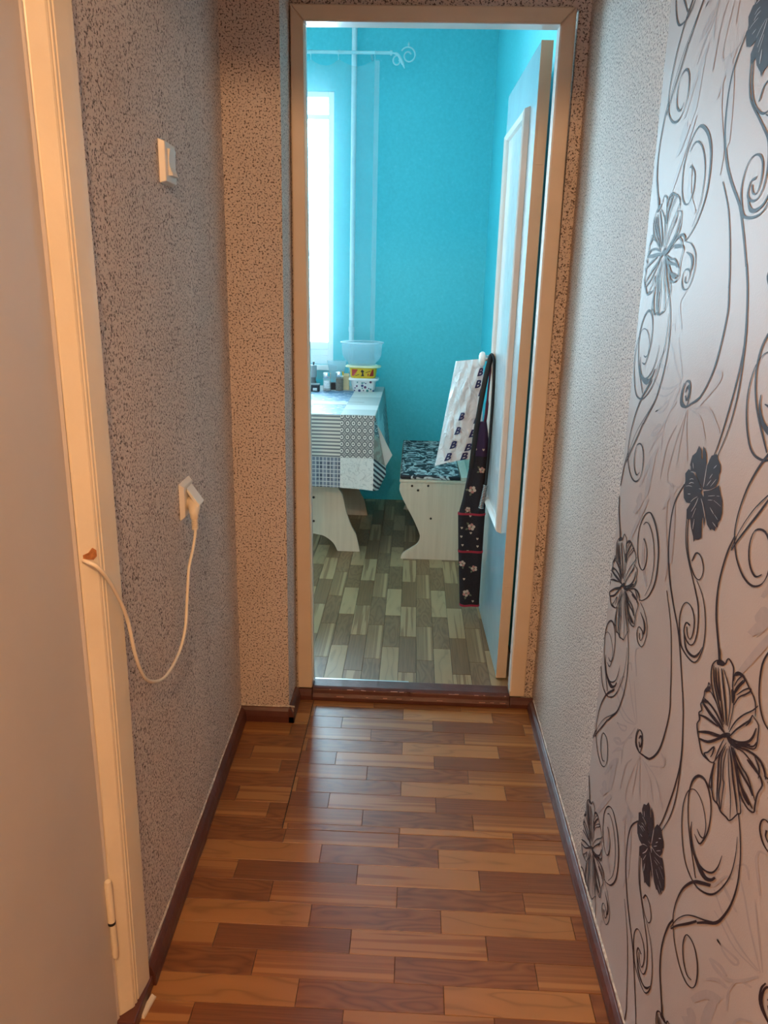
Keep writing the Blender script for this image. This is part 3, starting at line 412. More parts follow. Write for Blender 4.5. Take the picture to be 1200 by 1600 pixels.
 'vine': '''2930,2899 2989,2838 3050,2776 3109,2714 3162,2652 3205,2596 3243,2542 3273,2486 3299,2422 3320,2350 3335,2273 3345,2189 3346,2096 3341,1992 3329,1878 3308,1760 3276,1645 3232,1530 3176,1415 3111,1303 3041,1199 2966,1106 2885,1021 2799,939 2709,858 2611,776 2506,695 2405,616 2317,536 2246,455 2185,373 2130,292 2077,211 2022,129 1969,46 1921,-33 1879,-102 1845,-157 1819,-203 1794,-245 1769,-289 1724,-262 1749,-218 1773,-177 1800,-131 1833,-76 1875,-7 1923,72 1974,156 2028,238 2080,319 2134,401 2193,483 2263,565 2350,645 2450,725 2553,806 2649,888 2736,970 2821,1051 2901,1135 2975,1227 3044,1330 3108,1441 3163,1555 3209,1668 3241,1782 3263,1898 3276,2010 3283,2113 3282,2204 3273,2287 3258,2363 3238,2433 3213,2495 3183,2550 3149,2602 3109,2657 3060,2717 3004,2778 2945,2840 2889,2901|1766,-271 1718,-370 1670,-465 1623,-567 1580,-684 1536,-827 1492,-989 1457,-1154 1437,-1308 1438,-1448 1454,-1582 1480,-1714 1509,-1847 1542,-1984 1583,-2124 1626,-2259 1666,-2385 1703,-2496 1738,-2598 1774,-2693 1812,-2787 1854,-2877 1899,-2964 1945,-3050 1992,-3138 1945,-3112 1898,-3024 1851,-2938 1804,-2850 1761,-2757 1721,-2662 1684,-2566 1648,-2463 1610,-2351 1569,-2226 1527,-2090 1487,-1952 1455,-1815 1428,-1683 1403,-1552 1388,-1418 1389,-1278 1410,-1124 1447,-960 1491,-800 1535,-657 1579,-540 1625,-438 1673,-343 1721,-245|1541,-739 1511,-845 1481,-950 1453,-1058 1430,-1171 1414,-1295 1402,-1427 1395,-1559 1391,-1681 1389,-1788 1390,-1886 1397,-1981 1410,-2079 1430,-2183 1456,-2290 1489,-2398 1530,-2507 1580,-2617 1640,-2729 1706,-2843 1770,-2959 1737,-2942 1672,-2826 1605,-2711 1543,-2597 1491,-2485 1449,-2374 1414,-2264 1387,-2156 1365,-2051 1352,-1952 1346,-1857 1345,-1759 1346,-1652 1352,-1532 1361,-1401 1374,-1269 1392,-1146 1417,-1035 1448,-929 1481,-826 1513,-722|3073,946 2979,844 2884,742 2794,641 2714,538 2648,433 2590,327 2539,219 2490,109 2442,-8 2397,-130 2357,-247 2325,-345 2302,-417 2289,-472 2278,-519 2266,-571 2223,-547 2236,-496 2247,-449 2262,-395 2285,-324 2319,-227 2360,-111 2406,10 2455,127 2505,235 2558,343 2616,449 2684,553 2764,655 2856,756 2952,857 3046,959|2266,-554 2240,-641 2212,-725 2189,-813 2181,-915 2192,-1039 2216,-1180 2248,-1323 2283,-1452 2318,-1563 2355,-1661 2399,-1754 2455,-1847 2528,-1946 2613,-2047 2704,-2138 2786,-2207 2863,-2255 2963,-2299 3076,-2342 3192,-2389 3218,-2424 3111,-2387 3003,-2353 2888,-2309 2762,-2236 2645,-2136 2542,-2030 2452,-1921 2378,-1816 2323,-1719 2282,-1625 2250,-1528 2220,-1420 2189,-1292 2160,-1150 2139,-1011 2131,-888 2143,-787 2168,-700 2200,-618 2229,-533|-2819,-2199 -2689,-2260 -2553,-2324 -2424,-2382 -2313,-2423 -2222,-2445 -2143,-2452 -2078,-2447 -2027,-2431 -1995,-2398 -1979,-2350 -1974,-2296 -1975,-2247 -1982,-2205 -1997,-2165 -2017,-2125 -2035,-2084 -2004,-2099 -1983,-2141 -1959,-2184 -1938,-2228 -1927,-2274 -1924,-2326 -1927,-2383 -1942,-2434 -1975,-2470 -2027,-2489 -2094,-2495 -2177,-2488 -2276,-2466 -2395,-2423 -2529,-2365 -2665,-2301 -2794,-2243|-2314,-2434 -2330,-2377 -2349,-2319 -2363,-2263 -2368,-2210 -2362,-2159 -2349,-2109 -2328,-2065 -2301,-2034 -2264,-2019 -2216,-2016 -2162,-2026 -2101,-2054 -2051,-2098 -2021,-2143 -1998,-2192 -1983,-2238 -1975,-2284 -1974,-2333 -1983,-2378 -2007,-2416 -2051,-2441 -2110,-2458 -2175,-2472 -2236,-2487 -2278,-2453 -2217,-2438 -2153,-2425 -2095,-2408 -2053,-2384 -2030,-2348 -2021,-2304 -2022,-2257 -2030,-2213 -2044,-2168 -2067,-2123 -2094,-2085 -2110,-2070 -2128,-2064 -2168,-2058 -2212,-2060 -2249,-2072 -2277,-2099 -2300,-2140 -2316,-2188 -2324,-2237 -2321,-2287 -2308,-2342 -2291,-2399 -2276,-2455|-2168,-2221 -2189,-2188 -2209,-2154 -2225,-2132 -2191,-2155 -2196,-2159 -2227,-2163 -2258,-2173 -2275,-2191 -2275,-2228 -2261,-2281 -2241,-2331 -2241,-2341 -2261,-2326 -2236,-2311 -2209,-2288 -2182,-2268 -2137,-2300 -2158,-2323 -2180,-2351 -2203,-2371 -2266,-2352 -2312,-2298 -2339,-2240 -2359,-2180 -2366,-2135 -2351,-2107 -2320,-2090 -2282,-2085 -2228,-2098 -2153,-2154 -2134,-2188 -2122,-2220 -2109,-2248|2620,2394 2610,2330 2601,2266 2589,2202 2570,2139 2545,2077 2516,2015 2477,1954 2424,1890 2349,1822 2258,1750 2165,1682 2083,1622 2018,1571 1960,1528 1906,1487 1854,1444 1800,1402 1748,1361 1699,1317 1656,1263 1620,1193 1588,1110 1564,1026 1549,949 1547,880 1554,813 1569,752 1589,700 1615,659 1646,628 1678,605 1709,590 1748,581 1796,579 1847,583 1892,591 1934,604 1974,623 2007,646 2027,674 2034,711 2029,756 2012,799 1993,826 1984,828 1950,832 1903,834 1856,839 1819,878 1865,872 1916,868 1973,857 2033,825 2061,785 2076,739 2082,692 2076,651 2055,621 2021,595 1980,575 1936,561 1886,552 1831,549 1774,552 1717,567 1663,593 1615,627 1576,667 1547,713 1526,767 1511,829 1504,897 1507,967 1520,1045 1544,1130 1575,1213 1610,1284 1652,1340 1701,1385 1756,1425 1810,1467 1864,1508 1919,1548 1978,1591 2045,1640 2127,1700 2221,1768 2312,1838 2387,1905 2441,1968 2479,2028 2509,2089 2535,2150 2555,2212 2568,2276 2578,2339 2590,2402|2547,2416 2533,2342 2520,2267 2504,2192 2480,2119 2446,2044 2406,1970 2358,1899 2301,1835 2232,1778 2152,1726 2071,1683 1997,1653 1932,1637 1868,1634 1808,1643 1752,1660 1706,1688 1674,1722 1650,1759 1635,1795 1628,1828 1629,1863 1638,1898 1655,1930 1682,1963 1719,1996 1762,2024 1806,2043 1855,2053 1912,2053 1975,2042 2041,2014 2081,1974 2108,1928 2131,1879 2155,1832 2110,1841 2081,1889 2054,1938 2025,1981 1997,2006 1974,2016 1937,2023 1890,2025 1845,2019 1800,2004 1757,1978 1718,1947 1689,1916 1671,1885 1661,1852 1660,1819 1666,1786 1681,1753 1703,1719 1732,1690 1761,1673 1796,1663 1843,1658 1899,1661 1961,1675 2033,1703 2113,1745 2193,1796 2263,1852 2320,1914 2368,1984 2409,2057 2444,2131 2470,2203 2487,2277 2501,2351 2516,2424|1844,1618 1777,1592 1709,1567 1644,1540 1585,1508 1532,1469 1483,1426 1438,1380 1397,1328 1359,1272 1324,1211 1294,1146 1271,1079 1255,1007 1245,930 1242,853 1246,782 1259,717 1280,655 1307,597 1337,546 1369,500 1404,462 1440,431 1479,409 1529,392 1592,379 1663,371 1736,368 1817,369 1905,375 1988,387 2056,408 2104,438 2140,477 2168,522 2196,570 2226,619 2254,673 2276,728 2287,784 2287,842 2278,901 2261,958 2239,1008 2211,1050 2178,1086 2141,1114 2104,1131 2059,1142 2002,1147 1943,1144 1891,1133 1843,1114 1797,1086 1758,1051 1728,1012 1709,966 1699,912 1695,856 1697,807 1705,763 1720,720 1739,685 1756,665 1770,660 1801,658 1835,665 1865,677 1888,698 1906,727 1923,760 1942,791 1981,771 1962,741 1944,708 1924,678 1899,657 1866,644 1826,638 1784,640 1737,660 1705,692 1682,732 1665,777 1655,823 1651,874 1654,930 1665,985 1685,1033 1715,1073 1756,1109 1803,1138 1853,1158 1911,1168 1975,1171 2041,1164 2104,1148 2160,1120 2206,1085 2245,1044 2276,998 2300,947 2318,888 2328,826 2330,767 2319,709 2300,651 2274,596 2246,545 2221,495 2195,448 2161,406 2110,373 2037,352 1950,339 1860,333 1776,332 1698,336 1622,345 1548,361 1478,387 1417,422 1369,463 1331,508 1298,556 1268,609 1241,668 1221,731 1208,797 1205,869 1209,945 1220,1022 1236,1094 1260,1161 1291,1226 1327,1287 1366,1344 1408,1395 1454,1441 1505,1484 1560,1521 1621,1553 1688,1580 1756,1604 1825,1629|2046,614 2016,568 1988,520 1957,476 1920,441 1874,421 1824,410 1770,406 1717,407 1659,414 1598,428 1536,449 1473,478 1419,516 1378,554 1346,591 1318,627 1296,663 1279,699 1264,735 1248,770 1263,766 1289,728 1316,689 1343,651 1373,617 1405,583 1438,552 1469,526 1496,510 1526,496 1568,481 1614,470 1662,463 1711,459 1762,459 1811,466 1857,481 1901,507 1942,544 1982,586 2023,626|-1115,179 -1168,195 -1222,209 -1286,231 -1358,267 -1438,314 -1526,370 -1613,437 -1692,514 -1763,602 -1833,699 -1891,805 -1928,916 -1944,1040 -1943,1175 -1927,1307 -1900,1425 -1859,1524 -1804,1613 -1739,1693 -1667,1763 -1585,1825 -1492,1878 -1398,1921 -1313,1951 -1241,1968 -1172,1971 -1098,1960 -1024,1938 -950,1906 -876,1863 -805,1812 -744,1753 -688,1686 -637,1609 -595,1524 -570,1435 -566,1335 -579,1227 -603,1121 -634,1030 -673,957 -721,895 -776,845 -833,807 -896,782 -966,769 -1038,768 -1115,785 -1182,823 -1224,867 -1254,917 -1272,970 -1278,1029 -1275,1097 -1264,1163 -1245,1219 -1215,1261 -1173,1295 -1128,1323 -1092,1347 -1061,1365 -1031,1376 -1004,1385 -976,1394 -911,1362 -947,1355 -980,1351 -1014,1343 -1051,1329 -1094,1308 -1137,1280 -1176,1246 -1204,1204 -1221,1149 -1230,1082 -1229,1014 -1218,954 -1196,902 -1165,855 -1129,819 -1106,803 -1070,795 -1008,794 -939,804 -876,827 -819,863 -764,912 -714,972 -674,1045 -643,1134 -621,1240 -610,1348 -615,1447 -641,1535 -684,1618 -737,1693 -794,1759 -854,1815 -920,1862 -986,1898 -1045,1921 -1090,1933 -1128,1938 -1176,1933 -1240,1917 -1322,1888 -1415,1846 -1507,1794 -1589,1733 -1661,1664 -1729,1586 -1787,1498 -1830,1401 -1860,1285 -1877,1153 -1880,1019 -1865,897 -1829,788 -1773,684 -1706,589 -1637,504 -1565,432 -1486,371 -1405,319 -1333,275 -1279,247 -1232,230 -1180,216 -1123,198|-1432,398 -1496,483 -1561,567 -1621,651 -1666,738 -1694,831 -1710,929 -1716,1024 -1715,1110 -1705,1185 -1687,1253 -1661,1317 -1629,1379 -1588,1442 -1540,1504 -1487,1562 -1431,1611 -1372,1653 -1307,1687 -1242,1715 -1181,1734 -1123,1743 -1065,1743 -1008,1734 -951,1719 -902,1696 -867,1669 -839,1643 -810,1618 -842,1620 -876,1645 -908,1671 -938,1692 -965,1704 -998,1712 -1039,1719 -1087,1721 -1141,1714 -1202,1697 -1269,1671 -1334,1637 -1395,1597 -1451,1548 -1506,1491 -1554,1429 -1594,1366 -1627,1305 -1653,1241 -1672,1174 -1682,1099 -1685,1014 -1680,919 -1666,822 -1639,730 -1596,645 -1538,561 -1474,478 -1412,393|-1203,169 -1274,159 -1345,151 -1414,139 -1481,117 -1551,84 -1622,42 -1686,-6 -1734,-56 -1763,-111 -1778,-172 -1782,-235 -1774,-298 -1752,-365 -1718,-437 -1675,-502 -1631,-548 -1593,-570 -1539,-584 -1478,-589 -1424,-586 -1378,-572 -1336,-547 -1301,-515 -1276,-484 -1263,-451 -1261,-415 -1267,-380 -1278,-350 -1293,-326 -1313,-307 -1331,-295 -1349,-289 -1383,-284 -1429,-284 -1475,-287 -1513,-294 -1542,-305 -1565,-320 -1582,-339 -1588,-361 -1582,-391 -1564,-428 -1541,-463 -1524,-480 -1515,-482 -1484,-481 -1454,-473 -1433,-462 -1424,-446 -1423,-424 -1425,-398 -1425,-374 -1381,-393 -1382,-417 -1381,-442 -1383,-465 -1395,-483 -1420,-494 -1454,-502 -1491,-502 -1540,-485 -1573,-454 -1599,-417 -1617,-378 -1625,-345 -1621,-320 -1606,-299 -1583,-281 -1555,-268 -1517,-260 -1467,-256 -1416,-258 -1368,-266 -1321,-285 -1283,-309 -1258,-335 -1240,-363 -1227,-395 -1220,-433 -1221,-471 -1232,-505 -1257,-538 -1293,-571 -1337,-597 -1386,-611 -1445,-614 -1513,-608 -1588,-588 -1659,-547 -1711,-492 -1754,-424 -1789,-352 -1809,-284 -1816,-220 -1811,-157 -1794,-97 -1764,-41 -1715,9 -1649,56 -1576,98 -1505,131 -1436,152 -1365,163 -1294,171 -1222,180|-1291,1 -1358,-22 -1428,-45 -1490,-69 -1535,-98 -1571,-129 -1594,-167 -1607,-206 -1612,-242 -1614,-271 -1606,-299 -1592,-328 -1580,-359 -1601,-352 -1628,-317 -1657,-282 -1683,-245 -1697,-206 -1692,-168 -1678,-127 -1654,-88 -1616,-54 -1553,-32 -1476,-16 -1392,-2 -1310,13|671,-1902 672,-1947 674,-1991 672,-2037 658,-2083 629,-2134 590,-2187 544,-2236 495,-2276 443,-2305 389,-2326 333,-2344 276,-2359 214,-2371 149,-2381 79,-2379 8,-2364 -63,-2334 -131,-2292 -192,-2246 -246,-2200 -295,-2148 -330,-2101 -354,-2063 -378,-2028 -327,-2037 -297,-2076 -270,-2112 -249,-2138 -228,-2157 -196,-2182 -157,-2209 -116,-2232 -72,-2248 -18,-2256 47,-2259 119,-2261 189,-2261 255,-2258 320,-2253 379,-2239 434,-2217 486,-2183 536,-2139 580,-2092 614,-2047 633,-2006 641,-1967 644,-1927 649,-1887|316,-2299 257,-2294 198,-2291 137,-2284 71,-2266 -3,-2231 -82,-2187 -160,-2135 -233,-2076 -291,-2010 -335,-1946 -368,-1883 -396,-1822 -415,-1761 -427,-1700 -435,-1640 -446,-1580 -432,-1588 -416,-1653 -400,-1718 -382,-1782 -358,-1843 -327,-1903 -293,-1960 -255,-2011 -215,-2053 -164,-2096 -98,-2143 -25,-2186 44,-2221 108,-2244 171,-2257 235,-2267 301,-2279|219,-2560 305,-2478 393,-2394 479,-2311 555,-2233 620,-2164 676,-2100 725,-2037 769,-1966 809,-1883 845,-1794 873,-1704 889,-1619 889,-1535 878,-1454 859,-1378 833,-1308 798,-1246 757,-1192 716,-1149 678,-1119 639,-1089 588,-1059 531,-1035 472,-1022 411,-1026 348,-1044 289,-1071 238,-1105 197,-1145 161,-1194 133,-1248 112,-1307 101,-1377 97,-1454 99,-1533 108,-1605 126,-1672 151,-1736 179,-1796 209,-1851 234,-1900 257,-1941 275,-1966 289,-1977 329,-1990 383,-1992 442,-1989 501,-1989 514,-2003 464,-2012 412,-2023 362,-2029 312,-2020 254,-1977 214,-1927 185,-1877 158,-1827 131,-1772 104,-1710 80,-1645 65,-1577 58,-1504 58,-1426 64,-1350 78,-1282 98,-1221 125,-1165 160,-1115 200,-1073 248,-1035 303,-1003 363,-980 425,-971 489,-977 561,-1000 635,-1037 710,-1085 774,-1145 827,-1209 868,-1274 897,-1340 919,-1411 932,-1487 936,-1566 929,-1646 911,-1732 882,-1822 844,-1911 802,-1993 757,-2064 708,-2128 651,-2192 586,-2262 509,-2339 421,-2420 331,-2503 244,-2584|453,-1860 419,-1869 386,-1879 352,-1886 318,-1885 282,-1877 241,-1858 194,-1822 167,-1779 157,-1731 155,-1673 162,-1612 181,-1556 217,-1505 268,-1456 326,-1412 384,-1378 444,-1355 509,-1341 574,-1335 636,-1339 694,-1352 750,-1375 805,-1407 856,-1445 904,-1487 947,-1534 984,-1587 1013,-1647 1039,-1717 1060,-1795 1073,-1879 1075,-1965 1062,-2056 1039,-2151 1006,-2245 966,-2334 918,-2418 861,-2499 799,-2571 734,-2627 666,-2666 595,-2689 521,-2703 446,-2709 368,-2709 289,-2702 206,-2684 118,-2654 18,-2607 -89,-2546 -193,-2476 -288,-2403 -369,-2327 -437,-2249 -497,-2168 -553,-2080 -612,-1981 -669,-1872 -720,-1761 -759,-1659 -784,-1563 -798,-1472 -804,-1385 -806,-1302 -801,-1224 -788,-1151 -772,-1081 -757,-1009 -745,-1019 -757,-1092 -771,-1165 -781,-1239 -784,-1318 -780,-1402 -771,-1491 -754,-1584 -727,-1678 -686,-1780 -633,-1889 -574,-1996 -515,-2093 -459,-2175 -405,-2246 -349,-2308 -285,-2368 -203,-2434 -106,-2501 -4,-2562 92,-2611 178,-2644 259,-2663 338,-2672 415,-2673 491,-2669 565,-2658 636,-2634 702,-2597 766,-2541 828,-2469 884,-2389 931,-2305 971,-2218 1004,-2124 1027,-2029 1039,-1940 1037,-1855 1023,-1773 1002,-1696 976,-1628 948,-1573 916,-1527 883,-1489 846,-1455 804,-1423 758,-1395 708,-1373 654,-1360 593,-1356 528,-1360 463,-1373 403,-1395 345,-1429 288,-1474 239,-1524 204,-1575 186,-1630 182,-1692 188,-1751 200,-1797 214,-1818 229,-1827 257,-1838 291,-1850 325,-1855 362,-1854 401,-1849 439,-1846|-271,4347 -212,4305 -153,4263 -89,4218 -22,4167 51,4113 132,4049 220,3974 309,3887 393,3791 472,3689 545,3586 608,3485 658,3388 698,3294 732,3203 759,3116 781,3033 794,2953 802,2880 804,2814 801,2761 791,2719 775,2680 754,2637 728,2584 698,2529 659,2474 611,2423 551,2377 480,2332 405,2294 330,2265 253,2248 174,2238 95,2238 22,2247 -48,2269 -117,2301 -181,2341 -239,2391 -290,2452 -327,2517 -352,2582 -363,2645 -362,2712 -351,2785 -330,2854 -300,2913 -260,2962 -209,3005 -151,3038 -90,3055 -21,3056 55,3043 130,3018 197,2977 254,2909 284,2841 298,2774 301,2712 293,2653 272,2593 244,2538 209,2491 166,2453 113,2422 58,2401 6,2393 -43,2403 -91,2429 -136,2459 -179,2485 -193,2511 -149,2486 -106,2457 -64,2436 -20,2427 30,2436 84,2457 136,2488 178,2525 212,2571 240,2627 257,2688 264,2748 258,2809 243,2872 221,2924 201,2951 152,2981 80,3007 4,3022 -63,3021 -122,3003 -179,2970 -229,2926 -268,2876 -295,2816 -314,2745 -323,2672 -322,2606 -311,2547 -292,2494 -267,2449 -238,2413 -196,2376 -138,2339 -73,2308 -5,2286 68,2276 146,2275 225,2284 302,2300 377,2327 453,2364 524,2407 584,2454 631,2503 669,2558 700,2613 725,2665 745,2710 760,2749 768,2792 770,2844 766,2910 754,2986 736,3067 711,3151 679,3239 641,3331 595,3424 542,3516 480,3608 410,3702 337,3790 269,3865 205,3926 134,3982 60,4038 -13,4095 -78,4146 -138,4192 -198,4236 -259,4282|-668,-727 -697,-771 -726,-814 -754,-860 -783,-912 -815,-973 -847,-1040 -878,-1112 -903,-1191 -923,-1281 -939,-1379 -950,-1481 -953,-1581 -946,-1680 -932,-1781 -911,-1882 -885,-1980 -850,-2079 -808,-2179 -762,-2276 -717,-2362 -679,-2433 -644,-2489 -608,-2538 -566,-2589 -511,-2648 -439,-2716 -360,-2789 -284,-2862 -219,-2929 -160,-2991 -104,-3050 -46,-3111 -63,-3136 -122,-3076 -179,-3019 -236,-2961 -297,-2902 -367,-2837 -446,-2766 -528,-2690 -603,-2612 -661,-2538 -707,-2471 -746,-2404 -783,-2330 -825,-2242 -867,-2146 -906,-2045 -936,-1946 -960,-1847 -978,-1747 -989,-1648 -992,-1550 -987,-1450 -974,-1350 -956,-1253 -934,-1165 -908,-1086 -876,-1015 -843,-949 -811,-889 -781,-837 -751,-792 -722,-751 -692,-707|-540,3943 -471,3884 -401,3825 -330,3766 -258,3707 -183,3649 -106,3590 -27,3530 51,3469 126,3407 200,3344 274,3277 348,3202 423,3119 498,3028 569,2935 633,2843 687,2754 733,2668 775,2583 819,2497 787,2517 743,2603 702,2687 658,2770 607,2853 546,2940 478,3029 407,3115 337,3192 269,3260 200,3321 129,3381 55,3441 -20,3501 -97,3559 -175,3617 -252,3676 -326,3736 -398,3796 -468,3855 -537,3913|-18,3461 43,3390 103,3320 166,3248 236,3169 320,3075 416,2969 514,2861 601,2761 668,2678 721,2607 766,2544 814,2479 774,2488 723,2555 676,2617 627,2680 566,2753 485,2844 388,2948 290,3053 201,3150 129,3234 65,3309 6,3380 -53,3450|775,2705 812,2642 851,2580 889,2515 924,2441 955,2357 983,2264 1008,2169 1027,2078 1041,1994 1050,1913 1053,1834 1051,1755 1042,1673 1026,1590 1006,1512 985,1441 961,1384 935,1336 905,1291 873,1240 835,1180 791,1115 749,1052 713,998 689,955 670,920 653,888 636,855 569,891 589,923 607,954 628,988 655,1029 690,1084 732,1146 775,1211 814,1270 846,1321 874,1366 900,1413 923,1469 947,1537 969,1613 986,1694 998,1774 1000,1852 997,1930 989,2009 975,2092 955,2182 930,2276 901,2368 870,2451 838,2522 803,2586 767,2647 732,2709''',
 'ghost': '''-1871,-2090 -1723,-1986 -1570,-1883 -1437,-1786 -1346,-1702 -1279,-1627 -1201,-1557 -1098,-1492 -983,-1434 -864,-1376 -840,-1402 -952,-1468 -1063,-1531 -1164,-1597 -1240,-1668 -1308,-1743 -1401,-1827 -1537,-1921 -1696,-2021 -1852,-2115|-1920,-2038 -1847,-1926 -1770,-1816 -1692,-1707 -1611,-1598 -1529,-1489 -1443,-1382 -1420,-1405 -1497,-1522 -1576,-1635 -1656,-1746 -1736,-1854 -1817,-1960 -1900,-2062|-1829,-2107 -1678,-2154 -1520,-2205 -1358,-2247 -1188,-2274 -1012,-2289 -842,-2291 -688,-2272 -542,-2237 -389,-2204 -363,-2234 -507,-2277 -651,-2317 -806,-2339 -977,-2338 -1156,-2321 -1330,-2291 -1497,-2246 -1658,-2190 -1815,-2133|-1794,-2146 -1601,-2236 -1399,-2333 -1206,-2405 -1028,-2434 -862,-2436 -722,-2437 -624,-2448 -557,-2459 -488,-2472 -470,-2497 -533,-2493 -597,-2486 -692,-2477 -832,-2477 -1000,-2475 -1184,-2443 -1381,-2366 -1587,-2264 -1785,-2166|-691,-2784 -783,-2789 -876,-2790 -971,-2777 -1075,-2741 -1179,-2692 -1263,-2639 -1334,-2562 -1372,-2483 -1345,-2455 -1248,-2496 -1107,-2571 -975,-2640 -878,-2684 -790,-2722 -698,-2764 -674,-2805 -760,-2774 -846,-2740 -945,-2697 -1078,-2630 -1218,-2556 -1304,-2520 -1315,-2532 -1301,-2560 -1273,-2591 -1207,-2632 -1109,-2680 -1010,-2716 -917,-2732 -822,-2735 -723,-2741|-561,-3268 -645,-3260 -734,-3247 -833,-3216 -943,-3162 -1059,-3092 -1176,-3004 -1287,-2900 -1392,-2786 -1500,-2657 -1619,-2507 -1741,-2345 -1856,-2189 -1835,-2176 -1713,-2329 -1590,-2487 -1474,-2628 -1373,-2744 -1283,-2841 -1194,-2922 -1097,-2995 -993,-3059 -892,-3110 -799,-3145 -708,-3167 -610,-3195|-596,-3234 -703,-3173 -809,-3108 -897,-3060 -964,-3037 -1023,-3026 -1089,-3007 -1127,-2951 -1078,-2944 -1022,-2945 -947,-2968 -848,-3024 -735,-3099 -619,-3182|-607,2957 -713,3065 -808,3168 -893,3248 -984,3313 -1085,3373 -1191,3443 -1222,3506 -1130,3465 -1029,3414 -917,3337 -801,3226 -695,3106 -595,2986|-1332,-2833 -1283,-2932 -1237,-3033 -1209,-3137 -1215,-3233 -1242,-3321 -1273,-3404 -1310,-3362 -1295,-3262 -1276,-3168 -1272,-3078 -1293,-2992 -1330,-2903 -1364,-2814|-1479,-2663 -1605,-2587 -1735,-2488 -1749,-2449 -1628,-2521 -1494,-2623|-343,2239 -494,2435 -613,2603 -698,2711 -789,2801 -919,2915 -1064,3057 -1108,3197 -985,3122 -838,3014 -657,2842 -483,2620 -350,2413 -241,2222|-174,1919 -201,1882 -240,1869 -267,1849 -284,1803 -298,1736 -332,1687 -477,1848 -506,1965 -516,2065 -501,2138 -450,2160 -381,2143 -301,2102|-832,2876 -757,2717 -704,2570 -667,2423 -653,2285 -660,2163 -692,2070 -879,2269 -927,2444 -950,2589 -969,2714 -989,2825 -1008,2931 -1004,3022|-1302,-795 -1278,-837 -1256,-886 -1269,-951 -1332,-1046 -1425,-1157 -1521,-1262 -1556,-1226 -1477,-1105 -1392,-989 -1333,-895 -1320,-841 -1330,-812 -1338,-777|-486,-1960 -576,-1972 -669,-1977 -762,-1980 -856,-1980 -951,-1978 -1048,-1969 -1082,-1924 -1001,-1912 -913,-1906 -822,-1903 -728,-1902 -629,-1904 -524,-1912|-380,-2171 -477,-2023 -564,-1885 -637,-1787 -690,-1740 -756,-1702 -831,-1654 -847,-1615 -779,-1646 -699,-1688 -599,-1774 -507,-1900 -421,-2043 -340,-2185|-858,-1395 -942,-1317 -1018,-1244 -1068,-1212 -1114,-1223 -1158,-1265 -1208,-1303 -1237,-1273 -1201,-1222 -1160,-1173 -1101,-1160 -1012,-1215 -926,-1300 -847,-1383|-1308,-944 -1318,-877 -1323,-815 -1337,-775 -1366,-751 -1428,-714 -1495,-670 -1503,-643 -1439,-675 -1367,-714 -1295,-779 -1268,-850 -1268,-912 -1273,-969|-2305,4067 -2196,3884 -2087,3697 -1986,3496 -1879,3249 -1781,2986 -1748,2789 -1824,2712 -1966,2708 -2104,2720 -2228,2728 -2351,2751 -2448,2781 -2517,2830 -2546,2877 -2568,2917 -2548,2906 -2520,2863 -2500,2828 -2468,2807 -2378,2781 -2260,2760 -2138,2752 -2001,2742 -1863,2745 -1789,2819 -1821,3011 -1917,3271 -2021,3515 -2118,3713 -2224,3897 -2326,4077|-2302,-2502 -2330,-2636 -2363,-2768 -2409,-2901 -2475,-3036 -2555,-3171 -2638,-3303 -2664,-3283 -2593,-3143 -2518,-3004 -2453,-2869 -2406,-2738 -2369,-2610 -2329,-2484|3144,-2476 2978,-2493 2814,-2506 2667,-2542 2545,-2617 2437,-2713 2328,-2806 2305,-2787 2404,-2686 2507,-2586 2628,-2510 2777,-2475 2946,-2464 3121,-2456|3015,-2452 2797,-2409 2585,-2366 2400,-2354 2243,-2395 2107,-2466 1997,-2528 1924,-2567 1875,-2599 1824,-2628 1796,-2604 1838,-2566 1882,-2531 1952,-2489 2060,-2426 2196,-2355 2356,-2314 2547,-2328 2765,-2375 2990,-2426|-2266,-2526 -2234,-2708 -2206,-2891 -2183,-3060 -2171,-3206 -2164,-3338 -2161,-3467 -2185,-3451 -2198,-3315 -2208,-3181 -2222,-3035 -2243,-2868 -2268,-2688 -2289,-2512|2723,-2350 2482,-2195 2247,-2041 2074,-1910 2010,-1814 2034,-1767 2075,-1740 2124,-1730 2189,-1737 2256,-1747 2299,-1788 2246,-1791 2192,-1791 2154,-1803 2118,-1829 2097,-1864 2123,-1909 2260,-2013 2487,-2165 2727,-2327|-1446,2700 -1487,2926 -1522,3146 -1581,3337 -1679,3484 -1801,3608 -1921,3734 -1894,3728 -1762,3599 -1625,3463 -1515,3301 -1455,3104 -1427,2887 -1403,2672|-1957,2675 -2032,2520 -2123,2381 -2210,2203 -2287,1954 -2362,1665 -2453,1388 -2574,1494 -2537,1813 -2483,2116 -2413,2369 -2320,2542 -2209,2664 -2082,2774|-1846,2235 -1962,2374 -2059,2498 -2120,2566 -2142,2580 -2214,2615 -2312,2669 -2371,2748 -2300,2729 -2202,2690 -2048,2581 -1924,2445 -1830,2313 -1753,2192|-845,2144 -691,1980 -549,1814 -405,1634 -254,1433 -100,1216 40,998 -89,1024 -281,1251 -451,1467 -604,1666 -737,1842 -856,2002 -957,2158|-519,2060 -238,1848 -57,1638 -221,1655 -503,1873 -672,2072|-1920,2433 -1940,2292 -1965,2151 -2015,1991 -2116,1790 -2242,1573 -2331,1388 -2354,1259 -2344,1158 -2336,1057 -2374,1069 -2394,1174 -2411,1278 -2391,1410 -2303,1596 -2179,1812 -2076,2010 -2023,2167 -1993,2306 -1958,2443|-909,1388 -914,1215 -933,1045 -991,892 -1107,772 -1256,674 -1415,584 -1505,627 -1388,735 -1259,838 -1154,956 -1094,1100 -1058,1261 -1009,1419''',
